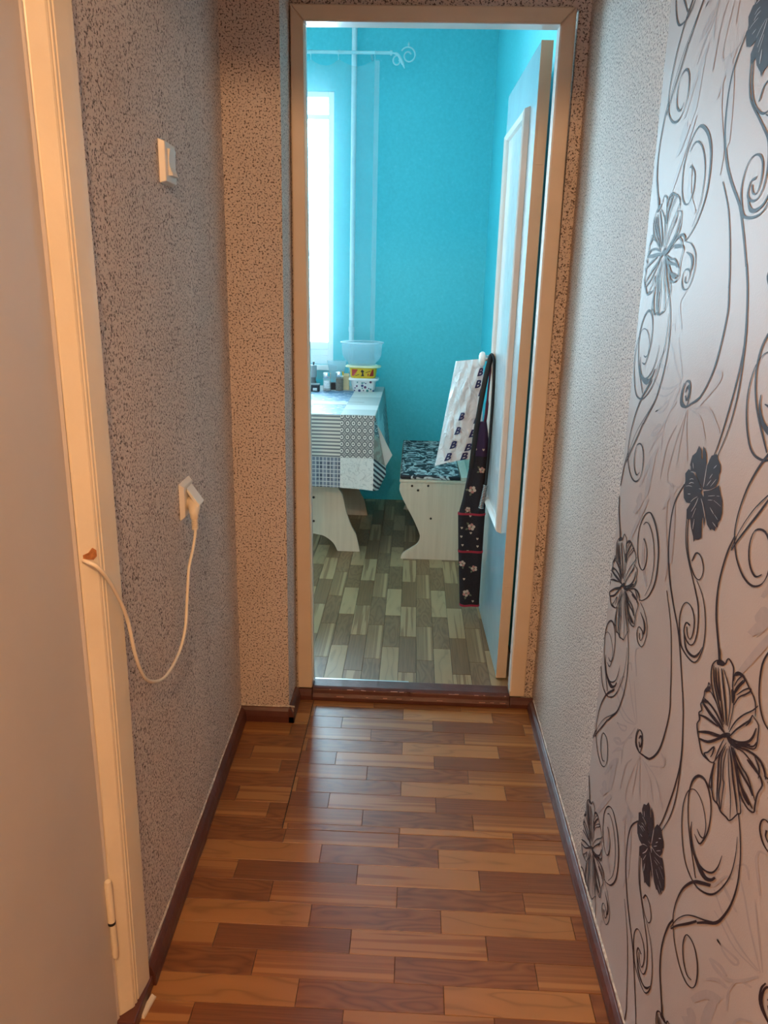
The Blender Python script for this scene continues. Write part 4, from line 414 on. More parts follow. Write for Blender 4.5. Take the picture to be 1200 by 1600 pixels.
 'solid': '''2319,3095 2501,3195 2755,3166 2780,3266 2755,3356 2734,3413 2591,3496 2512,3620 2401,3587 2329,3440 2295,3458 2342,3579 2330,3652 2193,3581 2111,3439 2089,3213 2111,3025|2109,3020 2080,3396 2019,3509 1968,3579 1833,3628 1777,3645 1717,3586 1596,3527 1558,3430 1597,3373 1577,3320 1602,3256 1655,3169 1872,3066|2074,2999 1871,3063 1652,3160 1532,3235 1482,3171 1337,3046 1285,2879 1305,2776 1376,2706 1363,2641 1422,2632 1443,2557 1556,2555 1607,2519 1753,2558 1934,2748 2060,2896|2130,3005 2319,3095 2465,3141 2609,3174 2818,3172 2931,3071 2884,2952 2921,2812 2852,2678 2713,2640 2544,2672 2243,2866|2164,2950 2509,2698 2657,2537 2612,2387 2450,2437 2378,2330 2231,2217 2170,2136 2135,2196 1985,2246 1897,2306 1967,2553 1964,2616 1851,2466 1867,2625 1995,2832 2055,2918''',
}
PY, PZ = 0.558, 0.6565
PP = {k: [[tuple(int(q) * 1e-4 for q in p.split(',')) for p in s.split()] for s in t.split('|')] for k, t in PRINT.items()}
def clip_ok(pts):
    c_y = sum(p[0] for p in pts) / len(pts); c_z = sum(p[1] for p in pts) / len(pts)
    return c_z > 0.04 and c_z < ZC - 0.01 and c_y < seam_y(c_z) - 0.003 and c_y > -0.4
def print_mesh(mb, shapes, dy, dz, x, ribbon=True, mi=0):
    for si, s in enumerate(shapes):
        x_ = x - si * 1.3e-5
        pts = [(0.950 + p[0] + dy, 0.808 + p[1] + dz) for p in s]
        if ribbon:
            n = len(pts) // 2
            L, R = pts[:n], pts[n:][::-1]
            for i in range(n - 1):
                q = [L[i], L[i + 1], R[i + 1], R[i]]
                if clip_ok(q): mb.add([(x_, a, b) for a, b in q], [(0, 1, 2, 3)], mi)
        elif clip_ok(pts) and all(p[0] < seam_y(p[1]) for p in pts):
            mb.add([(x_, a, b) for a, b in pts], [tuple(range(len(pts)))], mi)
for i in range(-2, 3):
    for j in range(-2, 4):
        dy, dz = i * PY, j * PZ
        if dy > 0.9: continue
        for nm, key, x, mat, lab in (('printed_ghost_flower', 'ghost', XR - 0.0015, M_GHOST, 'faint lilac-grey printed flower'),
                                     ('printed_vine', 'vine', XR - 0.0019, M_INK, 'dark curling printed vine'),
                                     ('printed_outline_flower', 'flower', XR - 0.0021, M_INK, 'dark line-drawn printed flower')):
            mb = MB(); print_mesh(mb, PP[key], dy, dz, x)
            if len(mb.f) > 8: obj(nm, mb, mat, panel, origin=(x, 0.95 + dy, 0.808 + dz))['label'] = lab
        mb = MB(); print_mesh(mb, PP['solid'], dy, dz, XR - 0.0022, False); print_mesh(mb, PP['veins'], dy, dz, XR - 0.0025, True, 1)
        if len(mb.f) > 40: obj('printed_solid_flower', mb, [M_INK, M_VEIN], panel, origin=(XR, 0.95 + dy, 0.808 + dz))['label'] = 'solid dark printed flower with pale veins'

# baseboards
def bb_profile(t, h): return [(0, 0), (t, 0), (t, h * 0.45), (t * 0.75, h * 0.8), (t * 0.35, h), (0, h)]
def baseboard(name, p0, p1, inward, t, h, caulk=True):
    p0, p1, nrm = Vector((*p0, 0)), Vector((*p1, 0)), Vector((*inward, 0))
    rings = [[p + nrm * a + Vector((0, 0, b + 0.0005)) for a, b in bb_profile(t, h)] for p in (p0, p1)]
    o = struct(name, MB().loft(rings), M_BROWN, bevel=0.0015)
    if caulk:
        n = max(4, int((p1 - p0).length / 0.03)); rs = []
        for k in range(n + 1):
            p = p0.lerp(p1, k / n); hh = h + 0.004 + 0.006 * abs(noise.noise(p * 23)); tt = 0.0035 + 0.003 * abs(noise.noise(p * 41))
            rs.append([p + nrm * 0.0003 + Vector((0, 0, h - 0.004)), p + nrm * tt + Vector((0, 0, h - 0.002)), p + nrm * tt * 0.7 + Vector((0, 0, hh - 0.002)), p + nrm * 0.0003 + Vector((0, 0, hh))])
        obj('torn_paper_edge', MB().loft(rs), M_CAULK, o)
    return o
baseboard('baseboard_left', (LWX(1.222), 1.222), (LWX(2.226), 2.226), (1, 0.027), 0.019, 0.053)
baseboard('baseboard_right', (XR - 0.0012, -0.6), (XR - 0.0012, 2.372), (-1, 0), 0.020, 0.036)
baseboard('baseboard_pilaster', (LWX(YA) + 0.0, YA), (-0.357, YA), (0, -1), 0.019, 0.050)
baseboard('baseboard_pilaster_side', (-0.376, 2.225), (-0.376, 2.374), (1, 0), 0.019, 0.052, False)
baseboard('baseboard_door_left', (-0.376, 2.397), (-0.318, 2.397), (0, -1), 0.019, 0.036, False)
baseboard('baseboard_door_right', (0.372, 2.397), (XR - 0.001, 2.397), (0, -1), 0.020, 0.034, False)

# kitchen doorway: frame (trim_1) and threshold (trim_2)
YF = 2.397
YJ = 2.445
def slab(mb, q, y0, y1):
    mb.loft([[(a, y0, b) for a, b in q], [(a, y1, b) for a, b in q]])
fr = bpy.data.objects.new('trim_1', None); COL.objects.link(fr); fr.location = (0, YF, 0); fr['kind'] = 'structure'
m = MB(); slab(m, [(-0.369, 0.036), (-0.3185, 0.036), (-0.335, 2.0945), (-0.373, 2.136)], YF, YJ); obj('jamb', m, M_CREAM, fr, bevel=0.004)
m = MB(); slab(m, [(0.3715, 0.034), (0.4235, 0.034), (0.411, 2.136), (0.3695, 2.0955)], YF, YJ); obj('jamb', m, M_CREAM, fr, bevel=0.004)
m = MB(); slab(m, [(-0.3345, 2.0947), (0.3690, 2.0957), (0.4105, 2.136), (-0.3725, 2.136)], YF, YJ); obj('head_jamb', m, M_CREAM, fr, bevel=0.004)
m = MB(); slab(m, [(0.3705, 0.055), (0.3755, 0.055), (0.3735, 2.09), (0.3685, 2.09)], YF - 0.0005, YJ + 0.0005); obj('white_rebate', m, M_WHITE, fr)['label'] = 'white painted inner edge of the frame'
m = MB(); m.box(-0.334, 0.369, YF - 0.0004, YJ + 0.0005, 2.0925, 2.0955); obj('white_rebate', m, M_WHITE, fr)
m = MB(); slab(m, [(-0.3195, 0.055), (-0.3165, 0.055), (-0.333, 2.09), (-0.336, 2.09)], YF + 0.02, YJ + 0.0005); obj('white_rebate', m, M_WHITE, fr)
th = bpy.data.objects.new('trim_2', None); COL.objects.link(th); th.location = (0.02, 2.42, 0); th['kind'] = 'structure'
m = MB().prism([(2.376, 0.0005), (2.376, 0.014), (2.382, 0.026), (2.386, 0.040), (2.396, 0.046), (2.398, 0.0005)], 'x', -0.316, 0.371); obj('threshold_nosing', m, M_BROWN, th, bevel=0.002)['label'] = 'chipped red-brown moulding on the front of the threshold'
m = MB().box(-0.3165, 0.3705, 2.398, 2.452, 0.0005, 0.046); obj('threshold_board', m, M_BROWN, th, bevel=0.003)
m = MB().box(-0.3165, 0.02, 2.4525, 2.4655, 0.028, 0.0415); obj('metal_strip', m, M_STEEL, th, bevel=0.002)
m = MB().box(0.021, 0.3705, 2.4525, 2.4655, 0.020, 0.034); obj('floor_strip', m, M_DARK, th)
mbc = MB(); rnd = random.Random(3)
for k in range(26):
    x = rnd.uniform(-0.30, 0.36); w_ = rnd.uniform(0.004, 0.022); z = rnd.choice((0.0405, 0.0395, 0.018))
    y = 2.3862 if z > 0.03 else 2.3778
    mbc.box(x, x + w_, y - 0.0016, y + 0.002, z, z + 0.0012)
o = obj('paint_chip', mbc, plain('flaked_paint', (0.42, 0.20, 0.13), 0.7), th); o['kind'] = 'stuff'

# left door with its moulded casing (trim_3) and hinge
prof = [(-0.045, 1.2165), (0.0005, 1.2165), (0.008, 1.213), (0.0068, 1.200), (0.0022, 1.1655), (0.0004, 1.1640), (0.0004, 1.1622), (0.0016, 1.1595), (0.0011, 1.1560), (-0.0010, 1.1545), (-0.0010, 1.1525), (0.0002, 1.1500), (-0.0015, 1.1465), (-0.0195, 1.1280), (-0.0250, 1.1262), (-0.060, 1.1262)]
rings = []
for k in range(13):
    z = 0.030 + (2.06 - 0.030) * k / 12
    bow = 0.0085 * math.sin(math.pi * min(1.0, z / 2.0))
    rings.append([(LWX(1.17) + o_ + bow * 0.35, y_ + bow, z) for o_, y_ in prof])
cas = struct('trim_3', MB().loft(rings), M_CREAMY, smooth=False)
cas['label'] = 'cream moulded casing beside the closed left door'
m = MB(); pts = [(-0.0020, 1.1458), (-0.0060, 1.1418), (-0.0110, 1.1367), (-0.0172, 1.1303)]
zz = [(0.968, 0.978), (0.963, 0.983), (0.965, 0.976), (0.968, 0.974)]
bo = 0.0085 * 0.35 + 0.0016
m.loft([[(LWX(1.17) + a + bo, b + 0.0085 - 0.0013, z0) , (LWX(1.17) + a + bo, b + 0.0085 - 0.0013, z1), (LWX(1.17) + a + bo - 0.002, b + 0.0095, z1), (LWX(1.17) + a + bo - 0.002, b + 0.0095, z0)] for (a, b), (z0, z1) in zip(pts, zz)])
obj('chipped_notch', m, M_BAREWOOD, cas)['label'] = 'chip of bare orange wood where the cord enters'
m = MB().box(LWX(1.17) - 0.05, LWX(1.17) + 0.012, 1.115, 1.222, 0.0005, 0.029); obj('casing_plinth', m, M_BROWN, cas, bevel=0.003)
rings = []
for z in (0.012, 0.6, 1.4, 2.05):
    bow = 0.0085 * math.sin(math.pi * min(1.0, z / 2.0))
    rings.append([(-0.5265 + bow * .3, 1.1235 + bow, z), (-0.5285, 1.118 + bow, z), (-0.5285, 0.40, z), (-0.5685, 0.40, z), (-0.5685, 1.1235 + bow, z)])
door1 = struct('door_1', MB().loft(rings), M_LEAF, origin=(-0.5285, 1.12, 0))
obj('edge_gap_shade', MB().loft([[(-0.5283 + 0.0085 * math.sin(math.pi * z / 2.06) * .3, 1.1236 + 0.0085 * math.sin(math.pi * z / 2.06), z), (-0.5283 + 0.0085 * math.sin(math.pi * z / 2.06) * .3, 1.1261 + 0.0085 * math.sin(math.pi * z / 2.06), z), (-0.540, 1.1261 + 0.0085 * math.sin(math.pi * z / 2.06), z), (-0.540, 1.1236 + 0.0085 * math.sin(math.pi * z / 2.06), z)] for z in [0.03 + 0.17 * k for k in range(12)]]), M_DARK, door1)  # solid dark strip added as the shade between leaf and casing
HX, HY = -0.5235, 1.1225
hg = obj('hinge', MB().lathe([(0.0001, 0.262), (0.0068, 0.262), (0.0070, 0.345), (0.0058, 0.352), (0.0001, 0.354)], (HX, HY, 0.0), 14), M_CREAMY, door1, smooth=True)
obj('hinge_pin', MB().lathe([(0.0001, 0.178), (0.0052, 0.179), (0.0058, 0.186), (0.0058, 0.2575), (0.0001, 0.2575)], (HX + 0.001, HY + 0.001, 0.0), 14), M_CREAMY, hg, smooth=True)
obj('hinge_gap_shade', MB().lathe([(0.0001, 0.2562), (0.0071, 0.2562), (0.0074, 0.2619), (0.0001, 0.2619)], (HX, HY, 0), 12), M_DARK, hg)  # dark ring added as the shade between the hinge halves

# open kitchen door (door_2), hinged on the right jamb and folded back along the kitchen wall
d2 = bpy.data.objects.new('door_2', None); COL.objects.link(d2)
d2.location = (0.3375, 2.522, KZ0 + 0.008); d2.rotation_euler = (0, 0, math.radians(1.33)); d2['kind'] = 'structure'
DL, DH = 0.685, 2.052
def dobj(name, mb, mat, **kw): return obj(name, mb, mat, d2, world_coords=False, **kw)
M_GLOSSW = plain('glossy_pale_blue_enamel', (0.38, 0.61, 0.70), 0.20, var=0.06, scale=6, bump=0.0015, bscale=9, coat=0.5)
dobj('door_leaf', MB().box(0.0, 0.035, 0.0, DL, 0.0, DH), M_GLOSSW, bevel=0.003)
dobj('hinge_edge', MB().box(-0.0003, 0.0353, -0.0012, 0.0, 0.001, DH - 0.001), M_CREAM)['label'] = 'cream painted hinge edge of the door'
PB0, PB1, PZ0, PZ1 = 0.125, 0.592, 0.512, 1.905
bead = [(0.0, 0.0), (-0.016, 0.006), (-0.020, 0.014), (-0.012, 0.024), (0.0, 0.030)]
def bead_bar(name, p, q, inward, up):
    p, q = Vector(p), Vector(q); i_ = Vector(inward)
    d = (q - p).normalized()
    r0 = [p + Vector((a, 0, 0)) + i_ * b + d * b for a, b in bead]; r1 = [q + Vector((a, 0, 0)) + i_ * b - d * b for a, b in bead]
    dobj(name, MB().loft([r0, r1]), M_WHITE)
bead_bar('panel_bead', (-0.0003, PB0, PZ0), (-0.0003, PB0, PZ1), (0, 1, 0), 0)
bead_bar('panel_bead', (-0.0003, PB1, PZ0), (-0.0003, PB1, PZ1), (0, -1, 0), 0)
bead_bar('panel_bead', (-0.0003, PB0, PZ1), (-0.0003, PB1, PZ1), (0, 0, -1), 0)
bead_bar('panel_bead', (-0.0003, PB0, PZ0), (-0.0003, PB1, PZ0), (0, 0, 1), 0)
M_PANE = plain('pale_door_panel', (0.72, 0.76, 0.78), 0.12, var=0.05, scale=5, bump=0.002, bscale=14)
dobj('door_panel', MB().box(-0.004, -0.0006, PB0 + 0.031, PB1 - 0.031, PZ0 + 0.031, PZ1 - 0.031), M_PANE)
for z in (0.235, 1.72):
    h = dobj('hinge_plate', MB().box(0.006, 0.033, -0.0032, -0.0013, z, z + 0.125), M_CREAM, bevel=0.001)
    m = MB()
    for k, (xx, zc) in enumerate(((0.015, 0.02), (0.024, 0.06), (0.015, 0.105))):
        m.add([(xx + 0.003 * math.cos(a * math.pi / 4), -0.0040, z + zc + 0.003 * math.sin(a * math.pi / 4)) for a in range(8)] + [(xx + 0.003 * math.cos(a * math.pi / 4), -0.0031, z + zc + 0.003 * math.sin(a * math.pi / 4)) for a in range(8)],
              [tuple(range(8))] + [(a, (a + 1) % 8, 8 + (a + 1) % 8, 8 + a) for a in range(8)])
    dobj('hinge_screw', m, M_CREAM)['kind'] = 'stuff'
KNY, KNZ = 0.585, 1.090
def xl(prof, c, seg=24):   # lathe about the local x axis
    m = MB(); m.loft([[(c[0] + x, c[1] + r * math.cos(2 * math.pi * k / seg), c[2] + r * math.sin(2 * math.pi * k / seg)) for k in range(seg)] for r, x in prof]); return m
kn = dobj('door_knob', xl([(0.0002, -0.066), (0.016, -0.0655), (0.025, -0.062), (0.0295, -0.056), (0.030, -0.050), (0.026, -0.044), (0.014, -0.041), (0.0002, -0.041)], (0, KNY, KNZ)), plain('white_porcelain', (0.86, 0.85, 0.82), 0.18), smooth=True)
dobj('knob_stem', xl([(0.0002, -0.0405), (0.0085, -0.0405), (0.0085, -0.006), (0.016, -0.004), (0.016, -0.0005), (0.0002, -0.0005)], (0, KNY, KNZ)), M_STEEL, smooth=True)

# window_1 in the far wall
w1 = bpy.data.objects.new('window_1', None); COL.objects.link(w1); w1.location = ((WX0 + WX1) / 2, KY1 + 0.04, WZ0); w1['kind'] = 'structure'
M_WFR = plain('white_window_paint', (0.82, 0.84, 0.84), 0.35, var=0.02)
FY0, FY1 = KY1 + 0.015, KY1 + 0.07
def wbox(nm, *a): return obj(nm, MB().box(*a), M_WFR, w1, bevel=0.003)
wbox('window_frame', WX0, WX0 + 0.045, FY0, FY1, WZ0, WZ1); wbox('window_frame', WX1 - 0.034, WX1, FY0, FY1, WZ0, WZ1)
wbox('window_frame', WX0 + 0.045, WX1 - 0.034, FY0, FY1, WZ1 - 0.03, WZ1); wbox('window_frame', WX0 + 0.045, WX1 - 0.034, FY0, FY1, WZ0, WZ0 + 0.05)
wbox('transom_bar', WX0 + 0.045, WX1 - 0.034, FY0, FY1, 2.325, 2.352)
wbox('mullion', -1.17, -1.11, FY0, FY1, WZ0 + 0.05, 2.325)
wbox('lower_rail', WX0 + 0.045, -1.17, FY0 + 0.01, FY1 - 0.01, 1.00, 1.045); wbox('lower_rail', -1.11, WX1 - 0.034, FY0 + 0.01, FY1 - 0.01, 1.00, 1.045)
def mat_glass():
    N = NT('window_glass'); t = N.n('ShaderNodeBsdfTransparent'); t.inputs[0].default_value = (0.94, 0.97, 0.97, 1); g = N.n('ShaderNodeBsdfGlossy'); g.inputs['Roughness'].default_value = 0.02
    f = N.n('ShaderNodeFresnel'); f.inputs[0].default_value = 1.45; mx = N.n('ShaderNodeMixShader'); N.l(f.outputs[0], mx.inputs[0]); N.l(t.outputs[0], mx.inputs[1]); N.l(g.outputs[0], mx.inputs[2])
    N.l(mx.outputs[0], N.t.nodes['Material Output'].inputs[0]); return N.mat
M_GLASS = mat_glass()
for nm, x0, x1, z0, z1 in (('pane', WX0 + 0.045, -1.17, 1.045, 2.325), ('pane', -1.11, WX1 - 0.034, 1.045, 2.325), ('pane', WX0 + 0.045, WX1 - 0.034, 2.352, WZ1 - 0.03)):
    obj(nm, MB().box(x0, x1, KY1 + 0.040, KY1 + 0.044, z0, z1), M_GLASS, w1)
for x0, x1 in ((WX0 + 0.045, -1.17), (-1.11, WX1 - 0.034)):
    wbox('bottom_panel', x0, x1, KY1 + 0.035, KY1 + 0.05, WZ0 + 0.05, 1.00)
wbox('window_sill', WX0 - 0.03, WX1 + 0.03, KY1 - 0.06, KY1 + 0.014, WZ0 - 0.03, WZ0 - 0.001)

# ---------------------------------------------------------------- hall things on the left wall
def LW(y, off, z): return (LWX(y) + off, y, z)
sw = thing('light_switch', LW(1.672, 0.0, 1.585), 'white square light switch high on the speckled left wall', 'light switch')
def wallbox(mb, y0, y1, z0, z1, o0, o1, ins=0.0, mi=0):
    mb.loft([[LW(y0, o0, z0), LW(y1, o0, z0), LW(y1, o0, z1), LW(y0, o0, z1)], [LW(y0 + ins, o1, z0 + ins), LW(y1 - ins, o1, z0 + ins), LW(y1 - ins, o1, z1 - ins), LW(y0 + ins, o1, z1 - ins)]], mi); return mb
obj('switch_plate', wallbox(MB(), 1.631, 1.713, 1.586, 1.668, 0.0003, 0.014, 0.004), M_PLASTIC, sw, bevel=0.002)
m = MB(); rings = []
for k in range(7):
    t = k / 6; z = 1.602 + 0.050 * t; o_ = 0.0145 + 0.0075 * (2 * t - 1) ** 2 * (1 if t < .5 else 0.4) + 0.002
    rings.append([LW(1.651, 0.0142, z), LW(1.693, 0.0142, z), LW(1.693, o_, z), LW(1.651, o_, z)])
obj('rocker', m.loft(rings), M_PLASTIC, sw)
so = thing('wall_socket', LW(1.69, 0.0, 0.876), 'white wall socket with raised hinged lid, above the hanging cord', 'socket')
obj('socket_plate', wallbox(MB(), 1.644, 1.735, 0.874, 0.962, 0.0003, 0.011, 0.009), M_PLASTIC, so, bevel=0.002)
m = MB()
hy0, hy1 = 1.669, 1.716
m.loft([[LW(hy0, 0.012, 0.947), LW(hy1, 0.012, 0.947), LW(1.697, 0.045, 0.912), LW(1.654, 0.045, 0.911)], [LW(hy0, 0.012, 0.938), LW(hy1, 0.012, 0.938), LW(1.697, 0.040, 0.904), LW(1.654, 0.040, 0.903)]])
obj('socket_lid', m, M_PLASTIC, so, bevel=0.0015)
pc = thing('power_cord', LW(1.58, 0.03, 0.64), 'cream power cord looping from the socket to the door casing', 'cord')
c0 = Vector(LW(1.692, 0.0115, 0.905)); c1 = Vector(LW(1.672, 0.027, 0.908)); c2 = Vector((-0.4866, 1.649, 0.896))
pth = spline([c0, c1, c2, Vector((-0.4862, 1.6477, 0.8845))], 6)
pr = [0.0165 if k < 4 else max(0.0095, 0.0165 - 0.0006 * (k - 3)) for k in range(len(pth))]
obj('plug', MB().tube(pth, pr, 16), M_CORD, pc, smooth=True)
m = MB(); e = Vector((-0.4862, 1.6477, 0.884)); e2 = Vector((-0.4852, 1.6465, 0.856))
for k in range(6):
    p = e.lerp(e2, k / 6); q = e.lerp(e2, (k + 0.62) / 6); m.tube([p, q], 0.0078, 14)
m.tube([e, e2], 0.0060, 12)
obj('strain_relief', m, M_CORD, pc)
path = [tuple(e2), (-0.4851, 1.6410, 0.842), (-0.4853, 1.6176, 0.815), (-0.4862, 1.5860, 0.7851), (-0.4868, 1.5640, 0.7238), (-0.486, 1.536, 0.6628), (-0.4856, 1.4833, 0.63), (-0.4842, 1.3944, 0.6244), (-0.4831, 1.3189, 0.6499), (-0.4838, 1.2692, 0.6866), (-0.486, 1.2392, 0.7456), (-0.4875, 1.2222, 0.8172), (-0.4869, 1.1989, 0.8621), (-0.4880, 1.1600, 0.9200), (-0.4965, 1.1370, 0.9545), (-0.5110, 1.1350, 0.9635), (-0.5200, 1.1385, 0.9650)]
CORD_PATH = path
obj('cable', MB().tube(spline(path, 7), 0.0034, 10), M_CORD, pc, smooth=True)
m = MB(); m.loft([[(-0.503, 1.150, 0.0005), (-0.488, 1.147, 0.0005), (-0.480, 1.198, 0.0005), (-0.490, 1.202, 0.0005)], [(-0.500, 1.153, 0.007), (-0.489, 1.150, 0.006), (-0.482, 1.195, 0.005), (-0.490, 1.199, 0.008)]])
tag(obj('plaster_flake', m, plain('pale_plaster', (0.62, 0.54, 0.43), 0.9, bump=0.002), None, bevel=0.001), 'pale broken flake on the floor at the casing foot', 'flake')

# ---------------------------------------------------------------- kitchen furniture
def mat_laminate():
    N = NT('pale_maple_laminate'); no = N.n('ShaderNodeTexNoise'); no.inputs['Scale'].default_value = 1; no.inputs['Detail'].default_value = 5
    N.l(N.coord((60, 60, 3)), no.inputs['Vector']); N.base(N.ramp(no.outputs[0], [(0.3, (0.56, 0.45, 0.33)), (0.7, (0.64, 0.525, 0.395))])); N.set(Roughness=0.42); return N.mat
M_LAM = mat_laminate()
M_CAP = plain('dark_screw_cap', (0.02, 0.017, 0.015), 0.45)
def ydisc(mb, x, y, z, r, d=0.003, seg=12):
    mb.loft([[(x + r * math.cos(2 * math.pi * k / seg), yy, z + r * math.sin(2 * math.pi * k / seg)) for k in range(seg)] for yy in (y, y - d)])
def smooth_poly(P, n=5): return [(p[0], p[1]) for p in spline([(a, b, 0) for a, b in P], n)]

tb = thing('dining_table', (-0.50, 4.25, KZ0), 'pale wooden dining table under the patchwork cloth', 'table')
obj('tabletop', MB().box(-0.815, -0.182, 3.738, 4.825, 0.757, 0.783), M_LAM, tb, bevel=0.004)
half = smooth_poly([(0.118, 0.752), (0.122, 0.42), (0.150, 0.345), (0.173, 0.25), (0.200, 0.172), (0.224, 0.127), (0.240, 0.06), (0.246, 0.0305)])
arch = smooth_poly([(0.127, 0.0305), (0.103, 0.076), (0.055, 0.112), (0.0, 0.124)])[:-1]
outl = half + arch
outl = [(-0.502 + a, b) for a, b in outl] + [(-0.502, 0.124)] + [(-0.502 - a, b) for a, b in outl[::-1]]
for y in (3.865, 4.54):
    lg = obj('table_leg', MB().prism(outl, 'y', y, y + 0.018), M_LAM, tb)
    if y < 4:
        for z in (0.324, 0.194):
            m = MB(); ydisc(m, -0.502, y - 0.0003, z, 0.0065); obj('screw_cap', m, M_CAP, lg)
obj('stretcher', MB().box(-0.510, -0.494, 3.8835, 4.5395, 0.17, 0.35), M_LAM, tb)

# patchwork tablecloth
def cloth_mat(name, build, rough=0.5):
    N = NT(name); N.set(Roughness=rough); build(N); return N.mat
BG = (0.60, 0.57, 0.52)
def wave(N, v, direction, scale, dist=0.0, profile='SIN', kind='BANDS'):
    w = N.n('ShaderNodeTexWave', wave_type=kind, wave_profile=profile)
    if kind == 'BANDS': w.bands_direction = direction
    w.inputs['Scale'].default_value = scale; w.inputs['Distortion'].default_value = dist; N.l(v, w.inputs['Vector']); return w.outputs['Fac']
def b_stripes(N): N.base(N.ramp(wave(N, N.coord(), 'Z', 17.5), [(0.42, (0.15, 0.145, 0.15)), (0.55, (0.60, 0.55, 0.47))]))
def b_plaid(N):
    v = N.coord(); a = wave(N, v, 'X', 6.5); b = wave(N, v, 'Z', 5.5); c = wave(N, v, 'X', 17); d = wave(N, v, 'Z', 15)
    dk = (0.055, 0.065, 0.095); lt = (0.50, 0.48, 0.46); md = (0.15, 0.165, 0.21)
    base = N.mix(N.ramp(a, [(0.5, (0, 0, 0)), (0.55, (1, 1, 1))]), dk, md); base = N.mix(N.ramp(b, [(0.55, (0, 0, 0)), (0.6, (.6, .6, .6))]), base, md)
    base = N.mix(N.ramp(c, [(0.86, (0, 0, 0)), (0.93, (1, 1, 1))]), base, lt); N.base(N.mix(N.ramp(d, [(0.88, (0, 0, 0)), (0.94, (1, 1, 1))]), base, lt))
def b_scroll(N):
    # rows of ring-shaped scrolls: distance to the nearest cell centre of a regular grid
    v = N.coord((35, 1, 29)); sp = N.n('ShaderNodeSeparateXYZ'); N.l(v, sp.inputs[0])
    def cell(o):
        f = N.n('ShaderNodeMath', operation='FRACT'); N.l(o, f.inputs[0]); s_ = N.n('ShaderNodeMath', operation='SUBTRACT'); s_.inputs[1].default_value = 0.5; N.l(f.outputs[0], s_.inputs[0])
        q = N.n('ShaderNodeMath', operation='MULTIPLY'); N.l(s_.outputs[0], q.inputs[0]); N.l(s_.outputs[0], q.inputs[1]); return q.outputs[0]
    ad = N.n('ShaderNodeMath', operation='ADD'); N.l(cell(sp.outputs[0]), ad.inputs[0]); N.l(cell(sp.outputs[2]), ad.inputs[1])
    sq = N.n('ShaderNodeMath', operation='SQRT'); N.l(ad.outputs[0], sq.inputs[0])
    N.base(N.ramp(sq.outputs[0], [(0.0, (0.04, 0.04, 0.05)), (0.10, (0.05, 0.05, 0.06)), (0.15, (0.66, 0.62, 0.56)), (0.27, (0.62, 0.58, 0.52)), (0.33, (0.10, 0.10, 0.11)), (0.46, (0.12, 0.115, 0.12)), (0.52, (0.50, 0.46, 0.41)), (0.62, (0.2, 0.19, 0.19))]))
def b_pale(N):
    no = N.n('ShaderNodeTexNoise'); no.inputs['Scale'].default_value = 30; no.inputs['Detail'].default_value = 1.5; no.inputs['Distortion'].default_value = 1.2; N.l(N.coord(), no.inputs['Vector'])
    N.base(N.ramp(no.outputs[0], [(0.46, (0.66, 0.64, 0.60)), (0.49, (0.47, 0.46, 0.44)), (0.50, (0.47, 0.46, 0.44)), (0.53, (0.66, 0.64, 0.60))]))
def b_floral(N):
    no = N.n('ShaderNodeTexNoise'); no.inputs['Scale'].default_value = 34; no.inputs['Detail'].default_value = 3; N.l(N.coord(), no.inputs['Vector'])
    N.base(N.ramp(no.outputs[0], [(0.45, (0.10, 0.20, 0.33)), (0.58, (0.13, 0.25, 0.40)), (0.63, (0.62, 0.66, 0.70))]))
def b_white(N): N.base((0.60, 0.585, 0.55))
def b_beige(N):
    no = N.n('ShaderNodeTexNoise'); no.inputs['Scale'].default_value = 24; N.l(N.coord(), no.inputs['Vector']); N.base(N.ramp(no.outputs[0], [(0.45, (0.52, 0.45, 0.36)), (0.6, (0.40, 0.28, 0.22))]))
def b_grey(N):
    N.base(N.ramp(wave(N, N.coord(), 'Y', 22), [(0.3, (0.36, 0.36, 0.345)), (0.7, (0.46, 0.455, 0.43))]))
def b_diag(N): N.base(N.ramp(wave(N, N.coord((1, 0, 0.8)), 'DIAGONAL', 30), [(0.45, (0.03, 0.03, 0.045)), (0.55, (0.66, 0.64, 0.60))]))
def b_diag2(N): N.base(N.ramp(wave(N, N.coord((0, 1, 1)), 'DIAGONAL', 16), [(0.45, (0.03, 0.03, 0.045)), (0.55, (0.60, 0.60, 0.58))]))
CM = [cloth_mat('cloth_' + n, f) for n, f in (('stripes', b_stripes), ('plaid', b_plaid), ('scroll', b_scroll), ('pale', b_pale), ('floral', b_floral), ('white', b_white), ('beige', b_beige), ('grey', b_grey), ('diagonal', b_diag), ('side_diagonal', b_diag2))]
STR, PLD, SCR, PAL, FLO, WHI, BEI, GRY, DIA, DI2 = range(10)
ZT = 0.7865
cl = MB()
XS = [-0.830, -0.690, -0.520, -0.349, -0.262, -0.180]
YS = [3.726, 3.80, 3.90, 4.05, 4.16, 4.36, 4.60, 4.838]
# top: patches laid out in columns and bands
top_l = [FLO, FLO, FLO, WHI, FLO, FLO, WHI]; top_r = [GRY, GRY, WHI, GRY, GRY, WHI, GRY]
for j in range(7):
    for i in range(5):
        mi = top_r[j] if i >= 3 else (top_l[j] if i != 0 else top_l[(j + 2) % 7])
        cl.add([(XS[i], YS[j], ZT), (XS[i + 1], YS[j], ZT), (XS[i + 1], YS[j + 1], ZT), (XS[i], YS[j + 1], ZT)], [(0, 1, 2, 3)], mi)
